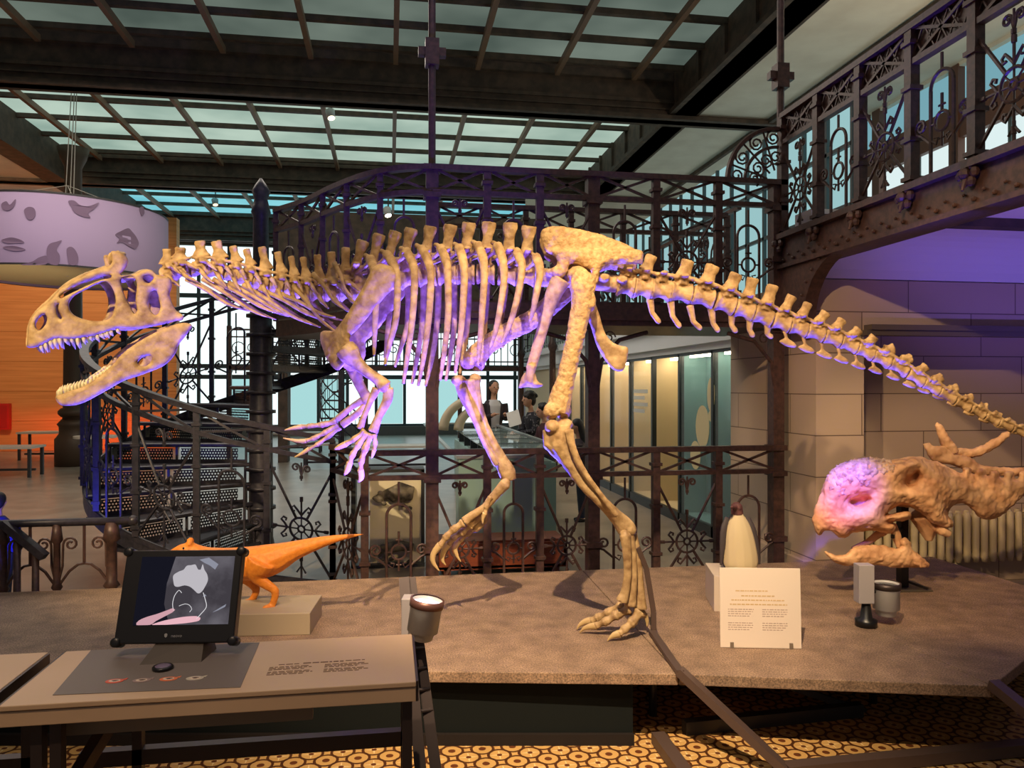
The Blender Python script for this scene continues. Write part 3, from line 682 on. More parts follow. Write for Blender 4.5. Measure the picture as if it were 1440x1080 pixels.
def lowpanel(w, h):
    cx = w/2; st = [([(cx, h), (cx, h*.64)], .01)]
    for sg in (-1, 1):
        x0 = 0 if sg < 0 else w
        st.append(([(x0, h*.3), (x0-sg*.03*w, h*.44), (cx+sg*.28*w, h*.57), (cx+sg*.12*w, h*.63), (cx, h*.64)], .009))
        st.append(([(x0, h*.42), (x0-sg*.1*w, h*.62)]+spiral(x0-sg*.25*w, h*.82, .14*w, pi if sg < 0 else 0, sg*1.4, 16), .008))
    return st
def strokes(mb, st, mapf, n=5, step=.05):
    for pts, r in st:
        q = []
        for a, b in zip(pts, pts[1:]):
            k = max(1, int(math.hypot(b[0]-a[0], b[1]-a[1])/step))
            q += [(a[0]+(b[0]-a[0])*i/k, a[1]+(b[1]-a[1])*i/k) for i in range(k)]
        q.append(pts[-1]); mb.tube([mapf(*p) for p in q], r, n)
    return mb
def postm(p, z0, z1, w=.045, collars=True):
    m = MB(); x, y = p; m.bx(x-w/2, x+w/2, y-w/2, y+w/2, z0, z1)
    if collars:
        for f in (.06, .3, .62, .9):
            z = z0+(z1-z0)*f; m.bx(x-w*.72, x+w*.72, y-w*.72, y+w*.72, z-.012, z+.012)
    return m
def railing(root, path, S_, z0, hp, hb, kinds, iron=IRON, postw=.045, post_ok=None, panels=True):
    """path(s) -> (x, y, z of the foot); posts at the S_; panels hp = (bottom, top), band hb = (bottom, top) above the foot"""
    def at(s, z): x, y, zz = path(s); return Vector((x, y, zz+z0+z))
    n = int((S_[-1]-S_[0])/.08)+1; ss = np.linspace(S_[0], S_[-1], max(2, n))
    for nm, z, w, h in (('bottom_rail', hp[0], .03, .03), ('middle_rail', hb[0], .05, .035), ('top_rail', hb[1], .07, .04)):
        MB().tube([at(s, z) for s in ss], [(w*.7, h*.7)]*len(ss), 4, ref=UP).build(nm, iron, root)
    for i, s in enumerate(S_):
        if post_ok is None or post_ok(i):
            x, y, zz = path(s); postm((x, y), zz+z0+(0 if hp[0] < .1 else 0), zz+z0+hb[1], postw).build('post', iron, root)
    for i, (a, b) in enumerate(zip(S_, S_[1:])):
        w = b-a
        if panels:
            h = hp[1]-hp[0]; k = kinds[i % len(kinds)]
            strokes(MB(), k(w, h), lambda u, v: at(a+u, hp[0]+v)).build('scroll_panel', iron, root)
        h = hb[1]-hb[0]
        strokes(MB(), xband(w, h), lambda u, v: at(a+u, hb[0]+v), 4).build('cross_band', iron, root)
YR = 5.6
CXS = [.306, 1.514, 3.0]
def column(x, label):
    c = thing('iron_column', label, 'column', (x, YR+.04, 0), 'iron columns carrying the gallery')
    m = MB(); m.bx(x-.045, x+.045, YR-.01, YR+.09, 0, 3.2); 
    m.build('shaft', IRON, c)
    m = MB()
    for z in (.05, .42, .93, 1.13, 2.05, 2.22, 2.6, 3.0, 3.2): m.bx(x-.062, x+.062, YR-.03, YR+.11, z-.02, z+.02)
    m.build('collars', IRON, c)
    return c
column(.306, 'iron column carrying the gallery just left of the lifted hind leg')
column(1.514, 'iron column carrying the gallery behind the planted hind leg')
column(3.0, 'iron column carrying the gallery against the stone pillar')
def rod(x, y, z0, label):
    r = thing('hanging_rod', label, 'rod', (x, y, z0))
    MB().tube([(x, y, z0), (x, y, GZ+.3)], .028, 8).build('rod', IRON, r)
    m = MB(); m.bx(x-.1, x+.1, y-.03, y+.03, 4.02, 4.08); m.bx(x-.05, x+.05, y-.05, y+.05, 3.95, 4.14); m.build('collar', IRON, r)
rod(.306, YR+.04, 3.22, 'thin dark iron rod rising to the ceiling above the ribs')
rod(3.04, YR+.04, 3.22, 'thin dark iron rod rising to the ceiling at the gallery corner')
r = thing('floor_railing', 'wrought iron railing with scroll panels along the back of the platform', 'railing', (1.4, YR, 0))
XS = [-.176, .306, .707, 1.1, 1.514, 2.0, 2.5, 3.0]
railing(r, lambda s: (s, YR, 0), XS, 0, (.03, .92), (.95, 1.13), [archp, rosette], post_ok=lambda i: i not in (1, 4, 7), postw=.055)
XU = [.306, .707, 1.1, 1.514, 2.0, 2.5, 3.0]
r = thing('gallery_railing', 'wrought iron railing with scroll panels above the ribs, straight along the low gallery', 'railing', (1.6, YR, 2.2))
railing(r, lambda s: (s, YR, 0), XU, 2.2, (.03, .78), (.82, 1.0), [rosette, archp], post_ok=lambda i: i not in (0, 3, 6), postw=.055)
r = thing('gallery_railing', 'second iron railing along the far side of the low gallery', 'railing', (1.6, 6.75, 2.2))
railing(r, lambda s: (s, 6.75, 0), [x+.1 for x in XU], 2.2, (.03, .78), (.82, 1.0), [archp, rosette])
cp = cr([onY(608, 300, YR).xy.to_3d(), W(560, 300, 5.62).xy.to_3d(), W(515, 300, 5.8).xy.to_3d(), W(470, 300, 6.15).xy.to_3d(), W(430, 300, 6.6).xy.to_3d(), W(388, 300, 6.95).xy.to_3d()], .03)
cum = [0]
for a, b in zip(cp, cp[1:]): cum.append(cum[-1]+(b-a).length)
def cpath(s): return (float(np.interp(s, cum, [p.x for p in cp])), float(np.interp(s, cum, [p.y for p in cp])), 0)
r = thing('landing_railing', 'curved wrought iron railing round the landing at the head of the spiral stair', 'railing', (cp[0].x, cp[0].y, 2.2))
railing(r, cpath, list(np.linspace(0, cum[-1], 6)), 2.2, (.03, .78), (.82, 1.0), [archp, rosette], post_ok=lambda i: i > 0)
m = MB(); m.bx(.2, 3.1, 5.54, 6.8, 2.08, 2.2); m.bx(.2, 3.1, 5.52, 5.6, 2.06, 2.22); m.bx(.2, 3.1, 5.5, 5.54, 2.1, 2.14)
m.prism([(p.x, p.y, 2.06) for p in cp]+[(cp[-1].x, 7.6, 2.06), (.3, 7.6, 2.06)], (0, 0, .14))
tag(m.build('gallery_deck', IRON), 'dark iron deck of the low gallery above the railing', 'gallery', kind='structure')
m = MB()
for x in (.306, 1.514, 3.0):
    for sg in (-1, 1):
        if x > 2.9 and sg > 0: continue
        m.tube([(x+sg*.03, YR, 1.6), (x+sg*.06, YR, 1.8), (x+sg*.2, YR, 1.96), (x+sg*.42, YR, 2.02)], .016, 6)
        strokes(m, [(spiral(x+sg*.12, 1.98, .05, 0, 1.3), .006)], lambda u, v: Vector((u, YR, v)))
tag(m.build('gallery_brackets', IRON), 'curved iron brackets under the low gallery', 'bracket', kind='structure')

# the right gallery: girder, rosettes, railing along Y
XG = 3.04
YS = [5.6, 5.1, 4.6, 4.1, 3.6, 3.1, 2.6, 2.1]
r = thing('balcony_railing', 'tall wrought iron railing of the right gallery with lattice band on top', 'railing', (XG, 4, 2.77))
railing(r, lambda s: (XG, 5.6-s, 0), [5.6-y for y in YS], 2.77, (.03, .7), (.74, .95), [rosette, archp], postw=.06)
m = MB()
for y in np.arange(2.1, 5.6, .1):
    m.tube([(XG, y, 3.52), (XG, y+.1, 3.7)], .006, 4); m.tube([(XG, y+.1, 3.52), (XG, y, 3.7)], .006, 4)
m.build('lattice', IRON, r)
MB().bx(XG+.015, XG+.03, 2.1, 5.6, 3.5, 3.72).build('frieze_plate', IRON, r)
m = MB(); m.bx(XG-.02, XG+.12, 1, 5.66, 2.54, 2.78); m.bx(XG-.07, XG+.14, 1, 5.66, 2.75, 2.79); m.bx(XG-.06, XG+.14, 1, 5.66, 2.52, 2.55)
g = tag(m.build('gallery_girder', IRON), 'riveted dark girder under the right gallery railing', 'girder', kind='structure')
m = MB()
for y in np.arange(1.2, 5.6, .14): m.ball((XG-.03, y, 2.585), .014, 6); m.ball((XG-.03, y+.07, 2.62), .01, 6)
m.build('rivets', IRON, g)
for y in YS[:-1]:
    m = MB(); c = Vector((XG-.05, y, 2.72))
    for k in range(6):
        a = k*pi/3; m.ball(c+Vector((0, .05*cos(a), .05*sin(a))), (.02, .03, .03), 6, (Vector((1,0,0)), Vector((0,1,0)), UP))
    m.ball(c-Vector((.02, 0, 0)), .03, 8); m.tube([c, c+Vector((-.03, 0, -.09))], [.02, .008], 6)
    m.build('rosette', IRON, g)
# spandrel between the girder and the pillar, and the scrolled arch above the corner
m = MB(); q = [(5.66, 2.54), (4.75, 2.54)]+[(4.75+.5*sin(t), 2.1+.44*cos(t)) for t in np.linspace(0, pi/2, 10)]+[(5.25, 2.02), (5.66, 2.02)]
m.prism([(XG-.03, y, z) for y, z in q], (.1, 0, 0))
for t in np.linspace(.1, 1.4, 7): m.ball((XG-.04, 4.75+.55*sin(t), 2.1+.48*cos(t)), .012, 6)
tag(m.build('gallery_spandrel', IRON), 'dark curved iron spandrel where the right gallery meets the pillar', 'bracket', kind='structure')
a = thing('scrolled_arch', 'quarter arch of scrolled ironwork filling the corner between the two galleries', 'ironwork', (2.7, YR, 3.2))
m = MB(); X0, Z0 = 3.0, 3.2
for rr, w in ((.42, .022), (.28, .014)): strokes(m, [(arc(X0, Z0, rr, pi/2, pi, 16), w)], lambda u, v: Vector((u, YR, v)))
m.build('arch_rib', IRON, a)
m = MB()
for t in (.2, .5, .8): 
    g_ = pi/2+t*pi/2; strokes(m, [([(X0+.1*cos(g_), Z0+.1*sin(g_)), (X0+.42*cos(g_), Z0+.42*sin(g_))], .008)], lambda u, v: Vector((u, YR, v)))
for t in (.35, .65, .92, .08):
    g_ = pi/2+t*pi/2; strokes(m, [(spiral(X0+.35*cos(g_), Z0+.35*sin(g_), .06, g_, 1.6), .008), (spiral(X0+.2*cos(g_), Z0+.2*sin(g_), .06, g_+2, 1.6), .008)], lambda u, v: Vector((u, YR, v)))
m.build('scrollwork', IRON, a)

# ---------------------------------------------------------------- the spiral stair
SCN = W(367, 545, 7.2); SR = 1.45; RISE = 2.15; TOT = math.radians(239); NT = 12
def spos(phi, r=SR):
    th = math.radians(-80)-phi; return SCN+RT*r*cos(th)+FW*r*sin(th)
def perf():
    m = mat('perforated_riser', lin(30,30,38), .5, .4); nt = m.node_tree; b = nt.nodes['Principled BSDF']
    uv = N(nt, 'ShaderNodeTexCoord'); s = N(nt, 'ShaderNodeSeparateXYZ'); nt.links.new(uv.outputs['UV'], s.inputs[0])
    def M(op, a, c=0.0):
        n = nt.nodes.new('ShaderNodeMath'); n.operation = op
        for i, q in enumerate((a, c)):
            if isinstance(q, (int, float)): n.inputs[i].default_value = q
            else: nt.links.new(q, n.inputs[i])
        return n.outputs[0]
    k = .026; row = M('FLOOR', M('DIVIDE', s.outputs[1], k)); off = M('MULTIPLY', M('MODULO', row, 2.0), .5)
    x = M('SUBTRACT', M('FRACT', M('ADD', M('DIVIDE', s.outputs[0], k), off)), .5); z = M('SUBTRACT', M('FRACT', M('DIVIDE', s.outputs[1], k)), .5)
    hole = M('LESS_THAN', M('ADD', M('ABSOLUTE', x), M('ABSOLUTE', z)), .36)
    nt.links.new(M('SUBTRACT', 1.0, hole), b.inputs['Alpha']); return m
PERF = perf()
st = thing('spiral_staircase', 'dark iron spiral staircase with perforated risers behind the open jaws', 'staircase', (SCN.x, SCN.y, 0))
m = MB(); c0 = (SCN.x, SCN.y, 0); m.lathe([(.2, 0), (.2, .06), (.13, .1), (.11, .2), (.1, 2.3), (.075, 2.4), (.07, 3.2), (.09, 3.24), (.075, 3.3), (.06, 3.36), (.085, 3.44), (.05, 3.5), (.01, 3.56)], c0, 20)
for z in np.arange(.3, 2.3, RISE/NT): m.lathe([(.135, z-.015), (.135, z+.015)], c0, 16)
m.build('newel', IRONBLUE, st, True)
for i in range(NT):
    p0, p1 = TOT*i/NT, TOT*(i+1.12)/NT; z = RISE*(i+1)/NT
    m = MB(); P = [spos(p0, .1), spos(p0, SR), spos((p0+p1)/2, SR), spos(p1, SR), spos(p1, .1)]
    m.prism([(p.x, p.y, z-.028) for p in P], (0, 0, .028)); m.tube([Vector((P[0].x, P[0].y, z-.014)), Vector((P[1].x, P[1].y, z-.014))], .02, 6)
    t = m.build('tread', IRONBLUE, st)
    a, b = spos(p0+.02, .14), spos(p0+.02, SR-.03); zz = z-RISE/NT
    me = bpy.data.meshes.new('riser'); inv = MW[st.name].inverted()
    L = (b-a).length; pan = [(0.0, .06), (.06+.0, .47), (.53, .96)]
    vs = []; fs = []; uvs = []
    def quad(u0, u1, w0, w1):
        o = len(vs)
        for u, w in ((u0, w0), (u1, w0), (u1, w1), (u0, w1)):
            p = a.lerp(b, u); vs.append(tuple(inv @ Vector((p.x, p.y, zz+w)))); uvs.append((u*L, w))
        fs.append((o, o+1, o+2, o+3))
    h = RISE/NT
    quad(.06, .48, .03, h-.045); quad(.54, .95, .03, h-.045)
    me.from_pydata(vs, [], fs); ul = me.uv_layers.new(name='UVMap')
    for li, l in enumerate(me.loops): ul.data[li].uv = uvs[l.vertex_index]
    me.materials.append(PERF); ro = bpy.data.objects.new('riser', me); COL.objects.link(ro); ro.parent = st; MW[ro.name] = MW[st.name]
    m = MB()
    for u in (0, .51, 1): 
        p = a.lerp(b, u); m.bar((p.x, p.y, zz), (p.x, p.y, zz+h), .02, .02)
    for w in (.015, h-.02): m.bar((a.x, a.y, zz+w), (b.x, b.y, zz+w), .012, .03)
    m.build('riser_frame', IRONBLUE, st)
def hpath(s):
    p = spos(s/SR-math.radians(30)); return (p.x, p.y, float(np.interp(math.degrees(s/SR), [0, 30, 130, 220, 269], [0, .18, .93, 1.71, 2.12])))
hs = list(np.linspace(0, SR*math.radians(262), 14))
def at_h(root): railing(root, hpath, hs, .06, (-.02, .9), (.95, 1.12), [rosette, archp], iron=IRONBLUE)
at_h(st)
m = MB(); ss = np.linspace(0, SR*math.radians(268), 80)
m.tube([Vector(hpath(s))+UP*.0 for s in ss], [(.012, .09)]*80, 4, ref=UP); m.build('stringer', IRONBLUE, st)
p0 = Vector((-.176, YR, 0)); p1 = Vector((*hpath(0)[:2], 0)); L = (p1-p0).length
r = thing('return_railing', 'short iron railing joining the foot of the spiral stair to the straight railing', 'railing', (p0+p1)/2)
railing(r, lambda s: tuple(p0.lerp(p1, s/L)), [0, L], 0, (.03, .92), (.95, 1.13), [rosette], post_ok=lambda i: i > 0)

# low railing behind the platform at the left
YL = 5.32
r = thing('low_railing', 'low dark railing with round arches at the left behind the platform', 'railing', (-2.9, YL, 0))
XL = [onY(p, 800, YL).x for p in (-70, 5, 80, 157)]
m = MB(); m.tube([(XL[0]-.3, YL, .735), (XL[-1]+.12, YL, .735)], .026, 8); m.ball((XL[-1]+.13, YL, .735), .035, 8); m.build('handrail', IRONBLUE, r, True)
for i, x in enumerate(XL):
    w = .03 if i < 3 else .045
    m = MB(); m.lathe([(w*1.3, 0), (w*1.3, .05), (w*.8, .08), (w*.75, .3), (w*1.15, .32), (w*.75, .35), (w*.7, .6), (w*1.2, .62), (w*.8, .73)], (x, YL, 0), 10); m.build('post', IRON, r, True)
for a, b in zip(XL, XL[1:]):
    strokes(MB(), lowpanel(b-a, .7), lambda u, v: Vector((a+u, YL, .02+v))).build('scroll_panel', IRON, r)
r = thing('stair_handrail', 'short sloping handrail on dark posts at the left edge beside the child', 'handrail', W(30, 830, 5.0)*1)
r.location.z = 0; MW[r.name] = Matrix.Translation(r.location)
a, b = W(5, 736, 4.85), W(63, 783, 4.85); MB().bar(a, b, .06, .045).build('rail', IRONBLUE, r)
for px in (24, 50):
    p = W(px, 545+ (736-545)+(px-5)*.81, 4.85); m = MB(); m.lathe([(.035, 0), (.024, .05), (.022, p.z-.03)], (p.x, p.y, 0), 8); m.build('post', IRON, r, True)

# ---------------------------------------------------------------- platform and the steel under the skeleton
def stone_top():
    m = mat('platform_stone', lin(162,134,108), .75, col2=lin(126,102,82), scale=9, bump=.25, detail=12, lo=.3, hi=.7)
    nt = m.node_tree; b = nt.nodes['Principled BSDF']; tc = N(nt, 'ShaderNodeTexCoord'); v = N(nt, 'ShaderNodeTexNoise', Scale=140, Detail=2)
    r = N(nt, 'ShaderNodeValToRGB'); r.color_ramp.elements[0].position = .35; r.color_ramp.elements[1].position = .7; r.color_ramp.elements[0].color = (.5,.5,.5,1); r.color_ramp.elements[1].color = (1.35,1.3,1.25,1)
    mx = nt.nodes.new('ShaderNodeMix'); mx.data_type = 'RGBA'; mx.blend_type = 'MULTIPLY'; mx.inputs[0].default_value = 1
    old = b.inputs['Base Color'].links[0].from_socket
    nt.links.new(tc.outputs['Object'], v.inputs['Vector']); nt.links.new(v.outputs['Fac'], r.inputs['Fac']); nt.links.new(old, mx.inputs[6]); nt.links.new(r.outputs[0], mx.inputs[7]); nt.links.new(mx.outputs[2], b.inputs['Base Color'])
    return m
PST = stone_top()
pf = thing('display_platform', 'low speckled grey brown stone platform carrying the theropod skeleton and the skulls', 'platform', (1, 4, 0))
z = PZ
Fl, C_, D_, E_ = onZ(-60, 937, z), onZ(955, 948, z), onZ(1396, 965, z), onZ(1440, 930, z)
E_ = D_+(E_-D_)*4; YB = 5.12
B0, B1, B2, B3 = Vector((Fl.x-.6, YB, z)), onZ(828, 810, z), onZ(1062, 803, z), Vector((E_.x, YB, z))
B1.y = YB; B2.y = YB; Fl = Fl+(Fl-C_).normalized()*.6; Fl.x = max(Fl.x, -2.6); B0.x = Fl.x-.3
def slab(P):
    c = sum(P, Vector())/len(P); P = [p+(c-p).normalized()*.004 for p in P]
    m = MB(); m.prism([p-UP*.05 for p in P], (0, 0, .05)); return m.build('slab', PST, pf, bevel=.004)
slab([Fl, C_, B1, B0]); slab([C_, D_, B2, B1]); slab([D_, E_, B3, B2])
SKIRT = mat('dark_skirt', lin(20,24,23), .85, spec=.15)
a_, b_ = onZ(-60, 1046, 0), onZ(890, 1046, 0)
m = MB(); m.prism([a_, b_, b_+Vector((0,.04,0)), a_+Vector((0,.04,0))], UP*.29); m.build('skirt', SKIRT, pf)
m = MB(); m.prism([a_-Vector((0,.02,0)), b_-Vector((0,.02,0)), b_, a_], UP*.05); m.build('skirt_base', mat('skirt_base', lin(34,28,25), .8, spec=.2), pf)
m = MB(); m.bx(.9, 4, 4.3, 4.35, 0, .29); m.build('skirt', SKIRT, pf)  # dark sheet added for the shade in the open space under the right slabs
DKST = mat('dark_support_steel', lin(60,56,52), .5, .4)
m = MB(); m.bx(-2.2, 3.6, 4.0, 4.08, .2, .3); m.bx(-2.2, 3.6, 4.9, 4.98, .2, .3); m.build('under_frame', DKST, pf)
def leg(a, b, w=.04): MB().tube([a, b], w/2, 8).build('leg', mat('leg_grey', lin(150,146,140), .5, .3) if w > .04 else DKST, pf, True)
leg(W(838, 945, 3.6), W(806, 1018, 3.62), .05)
m = MB(); q = W(803, 1024, 3.62); m.lathe([(.09, 0), (.08, .02), (.03, .05)], (q.x, q.y, 0), 14); m.build('foot', DKST, pf)
for px, d in ((918, 3.75), (1228, 3.9), (560, 4.3), (1340, 4.2), (300, 4.4)): 
    q = W(px, 900, d); leg(Vector((q.x, q.y, .0)), Vector((q.x, q.y, .31)))
q, q2 = W(962, 1031, 3.55), W(1210, 1010, 3.75); q.z = q2.z = .03; MB().bar(q, q2, .05, .06).build('floor_rail', DKST, pf)
q, q2 = W(1110, 965, 3.7), W(1215, 1000, 3.8); MB().bar(q, q2, .03, .03).build('brace', DKST, pf)
sf = thing('support_frame', 'brown flat steel frame rising from the floor over the platform edge behind the planted foot', 'steel frame', (C_.x, C_.y, 0))
pole.build('upright', STEEL, sf)
fa = Vector((C_.x, C_.y, PZ+.015))
MB().bar(P0, fa+(P0-fa).normalized()*-.02, .035, .018).build('foot_bar', STEEL, sf)
fl = onZ(1105, 1083, .03); MB().bar(fa, fl, .05, .035).build('sloping_bar', STEEL, sf)
fr = onZ(1470, 1048, .03); MB().bar(fl, fr, .06, .05).build('floor_bar', STEEL, sf)
q = Vector((D_.x, D_.y, PZ+.01)); q2 = W(1500, 1045, 2.9); MB().bar(q, q2, .05, .04).build('sloping_bar', STEEL, sf)
q = W(925, 1048, 3.45); q.z = .03; q2 = W(965, 1090, 3.1); q2.z = .03; MB().bar(q, q2, .06, .05).build('floor_bar', STEEL, sf)
# ================================================================ consoles and the monitor in front
BOARD = mat('console_board', lin(196,166,134), .5, col2=lin(188,158,126), scale=3)
GREYMAT = mat('grey_inlay', lin(112,102,96), .6)
BLACK = mat('black_plastic', lin(20,19,20), .35)
DKSTEEL = mat('dark_steel', lin(64,54,52), .42, .5)
INK = mat('brown_ink', lin(112,84,66), .8)
def words_row(mb, p, u, length, h, rng, n=None):
    """one line of printed words as small blocks; p start, u unit direction, v up direction on the surface"""
    x = 0
    while x < length-.004:
        w = min(rng.uniform(.006, .02), length-x)
        mb.append((x, w)); x += w+.0035
    return mb
def printed(name, m, origin, u, v, nrm, rows, parent, seed=1):
    """rows: (x, y, length, height) in metres on the surface"""
    rng = random.Random(seed); mb = MB()
    for x, y, L, h in rows:
        for a, w in words_row([], None, None, L, h, rng):
            c = origin+u*(x+a+w/2)+v*y+nrm*.0004
            mb.obox(c, u*w/2, v*h/2, nrm*.0003)
    return mb.build(name, m, parent)
def console(x0, x1, label, apron=True):
    t = thing('console_table', label, 'console', ((x0+x1)/2, 2.02, 0))
    m = MB(); m.bx(x0, x1, 1.84, 2.2, .888, .9); m.build('top_board', BOARD, t, bevel=.002)
    m = MB(); m.bx(x0, x1, 1.845, 2.19, .851, .885); m.build('apron', BOARD, t, bevel=.002)
    for xa in (x0-.006, x1): MB().bx(xa, xa+.006, 1.85, 2.195, .85, .898).build('end_plate', DKSTEEL, t)
    m = MB(); m.bx(x0+.07, x1-.25, 1.95, 1.97, .78, .852); m.build('under_panel', mat('under_panel', lin(120,108,92), .6), t)
    for x in (x0+.06, x0+.1, x1-.02): MB().bx(x-.012, x+.012, 1.88, 1.91, .0, .852).build('leg', DKSTEEL, t)
    for x in (x0+.2, x1-.02): MB().bx(x-.012, x+.012, 2.12, 2.15, .0, .852).build('leg', DKSTEEL, t)
    MB().bx(x0+.06, x1, 2.12, 2.15, .62, .66).build('cross_bar', DKSTEEL, t); MB().bx(x0+.06, x0+.09, 1.9, 2.0, .62, .65).build('cross_bar', DKSTEEL, t)
    m = MB(); m.bar((x0+.11, 1.9, .66), (x0+.2, 2.1, .84), .03, .03); m.build('brace', DKSTEEL, t)
    return t
CT = console(-.848, .062, 'beige console table with grey inlay and printed text under the monitor')
CL = console(-2.2, -.892, 'beige console table end at the left edge of the picture, bare topped')
q = [onZ(*p, .9) for p in ((128,915), (365,904), (338,967), (74,978))]
MB().prism([p+UP*.0002 for p in q], UP*.0012).build('inlay', GREYMAT, CT)
o = Vector((-.14, 2.1, .9)); ux, vy = Vector((1, 0, 0)), Vector((0, 1, 0))
o = onZ(392, 935, .9)
printed('printed_heading', INK, o, ux, vy, UP, [(0, 0, .05, .004), (.06, .002, .1, .006), (.165, .004, .055, .004)], CT, 5)
for c in (0, 1):
    rows = []
    for k in range(6): rows.append((-.02+c*.135, -.016-k*.009-(.006 if k > 2 else 0), .1+.008*((k*7) % 3)-(.03 if k in (2, 5) else 0), .0035))
    printed('printed_paragraph', INK, o, ux, vy, UP, rows, CT, 4+c)
# trackball button and the four picture discs
c = onZ(229, 941, .9012)
t = thing('trackball', 'round dark rimmed button with violet face set in the grey console inlay', 'button', c)
m = MB(); m.lathe([(.0, 0), (.024, 0), (.025, .006), (.022, .009), (.018, .009)], c, 24, cap=False); m.build('rim', BLACK, t, True)
m = MB(); m.lathe([(.019, .006), (.0185, .009), (.012, .0105), (.001, .011)], c, 24); m.build('face', mat('violet_face', lin(112,100,124), .25), t, True)
for (px, py), colr, word in (((161,958), lin(214,84,56), 'red ringed'), ((199,957), lin(150,128,124), 'dull grey ringed'), ((237,955), lin(222,120,76), 'orange ringed'), ((274,954), lin(190,180,164), 'cream grey ringed')):
    c = onZ(px, py, .9014); t = thing('picture_disc', word+' oval picture disc in the row on the console inlay', 'disc', c, 'picture discs on the console')
    m = MB(); e = [(c+ux*.0205*cos(a)+vy*.013*sin(a)) for a in np.linspace(0, 2*pi, 28, endpoint=False)]; m.prism(e, UP*.001); m.prism([c+ux*.012+vy*.008, c+ux*.026+vy*.015, c+ux*.024+vy*.004], UP*.001); m.build('ring', mat('ring_'+word.split()[0], colr, .5), t)
    m = MB(); e = [(c+UP*.001+ux*.013*cos(a)+vy*.0075*sin(a)) for a in np.linspace(0, 2*pi, 24, endpoint=False)]; m.prism(e, UP*.0006); m.build('picture', mat('pale_print', lin(216,196,176), .5), t)
    m = MB(); e = [(c+UP*.0016+ux*(.001+.007*cos(a)*(1+.3*sin(3*a)))+vy*.0042*sin(a)) for a in np.linspace(0, 2*pi, 24, endpoint=False)]; m.prism(e, UP*.0004); m.build('motif', mat('dark_print', lin(84,58,48), .5), t)
# monitor
bl, br_, tl, tr = W(160,906,1.98), W(329,903,2.0), W(181,774,2.06), W(338,773,2.08)
mu = ((br_-bl)+(tr-tl)).normalized(); mv = ((tl-bl)+(tr-br_)); mv = (mv-mu*mv.dot(mu)).normalized(); mn = mu.cross(mv)     # mn points to the viewer
if mn.y > 0: mn = -mn
MWd, MHt = (br_-bl).length, (tl-bl).length; mo = (bl+br_+tl+tr)/4
t = thing('monitor', 'black touch screen monitor showing a pale map and a hand on the console', 'monitor', Vector((mo.x, mo.y+.05, .9)))
MB().obox(mo-mn*.018, mu*MWd/2, mv*MHt/2, mn*.018).build('case', BLACK, t, bevel=.003)
m = MB()
for sx in (-1, 1):
    for sy in (-1, 1): MB().lathe([(.001, -.038), (.0125, -.038), (.0125, .002), (.008, .004), (0.001, .004)], mo+mu*sx*(MWd/2-.004)+mv*sy*(MHt/2-.004), 14, mn).build('corner_bumper', BLACK, t, True)
sc_w, sc_h = MWd*.80, MHt*.735; so = mo+mu*.012+mv*.014+mn*.0006
def P2(x, y, z=0): return so+mu*(x-.5)*sc_w+mv*(y-.5)*sc_h+mn*z    # 0..1 on the screen
scr = emis('screen_glow', lin(60,58,66), 1)
nt = scr.node_tree; e = [n for n in nt.nodes if n.type == 'EMISSION'][0]; tc = N(nt, 'ShaderNodeTexCoord'); nz = N(nt, 'ShaderNodeTexNoise', Scale=9, Detail=5); r = N(nt, 'ShaderNodeValToRGB')
r.color_ramp.elements[0].color = lin(64,60,66); r.color_ramp.elements[1].color = lin(120,116,124); r.color_ramp.elements[0].position = .4; r.color_ramp.elements[1].position = .75
nt.links.new(tc.outputs['Object'], nz.inputs[0]); nt.links.new(nz.outputs['Fac'], r.inputs[0]); nt.links.new(r.outputs[0], e.inputs['Color'])
S_ = MB().prism([P2(.28,0), P2(1,0), P2(1,1), P2(.28,1)], mn*.0006).build('screen', scr, t)
MB().prism([P2(0,0), P2(.38,0), P2(.30,.3), P2(.3,.6), P2(.36,1), P2(0,1)], mn*.0009).build('dark_side', emis('screen_night', lin(22,22,32)), S_)
# a map of a southern continent, the outline drawn below it and a hand
au = [(.37,.62),(.36,.72),(.42,.78),(.46,.80),(.49,.86),(.54,.87),(.58,.88),(.60,.84),(.62,.80),(.645,.80),(.66,.88),(.685,.80),(.72,.73),(.735,.64),(.71,.54),(.68,.47),(.645,.45),(.6,.50),(.55,.55),(.49,.57),(.43,.55),(.39,.56)]
au = [tuple(p) for p in cr([Vector(p) for p in au], .02, True)]
MB().prism([P2(x, y, .0009) for x, y in au], mn*.0004).build('map_shape', emis('screen_map', lin(188,184,190)), S_)
DIM = emis('screen_map_dim', lin(140,142,156))
for q in (((.62,.95),(.72,.98),(.83,.88),(.80,.80),(.74,.86),(.68,.9)), ((.72,.44),(.70,.40),(.74,.41)), ((.82,.17),(.9,.24),(.96,.29),(.95,.25),(.88,.2))): MB().prism([P2(x, y, .0009) for x, y in q], mn*.0003).build('map_island', DIM, S_)
m = MB(); m.tube([P2(x, y, .001) for x, y in [tuple(p) for p in cr([Vector(p) for p in ((.41,.20),(.39,.30),(.40,.42),(.44,.50),(.47,.46))], .03)]], .0008, 5)
m.tube([P2(x, y, .001) for x, y in [tuple(p) for p in cr([Vector(p) for p in ((.70,.46),(.73,.36),(.75,.25),(.70,.15),(.66,.08))], .03)]], .0009, 5)
m.tube([P2(x, y, .001) for x, y in [tuple(p) for p in cr([Vector(p) for p in ((.46,.27),(.52,.3),(.57,.28),(.6,.22),(.58,.18))], .03)]], .0007, 5)
m.build('map_outline', emis('screen_line', lin(226,224,228)), S_)
def flesh(poly, z, nm, c):
    q = [tuple(p) for p in cr([Vector(p) for p in poly], .03, True)]; MB().prism([P2(min(.995, max(.003, x)), max(.003, y), z) for x, y in q], mn*.0003).build(nm, emis(nm+'_glow', c), S_)
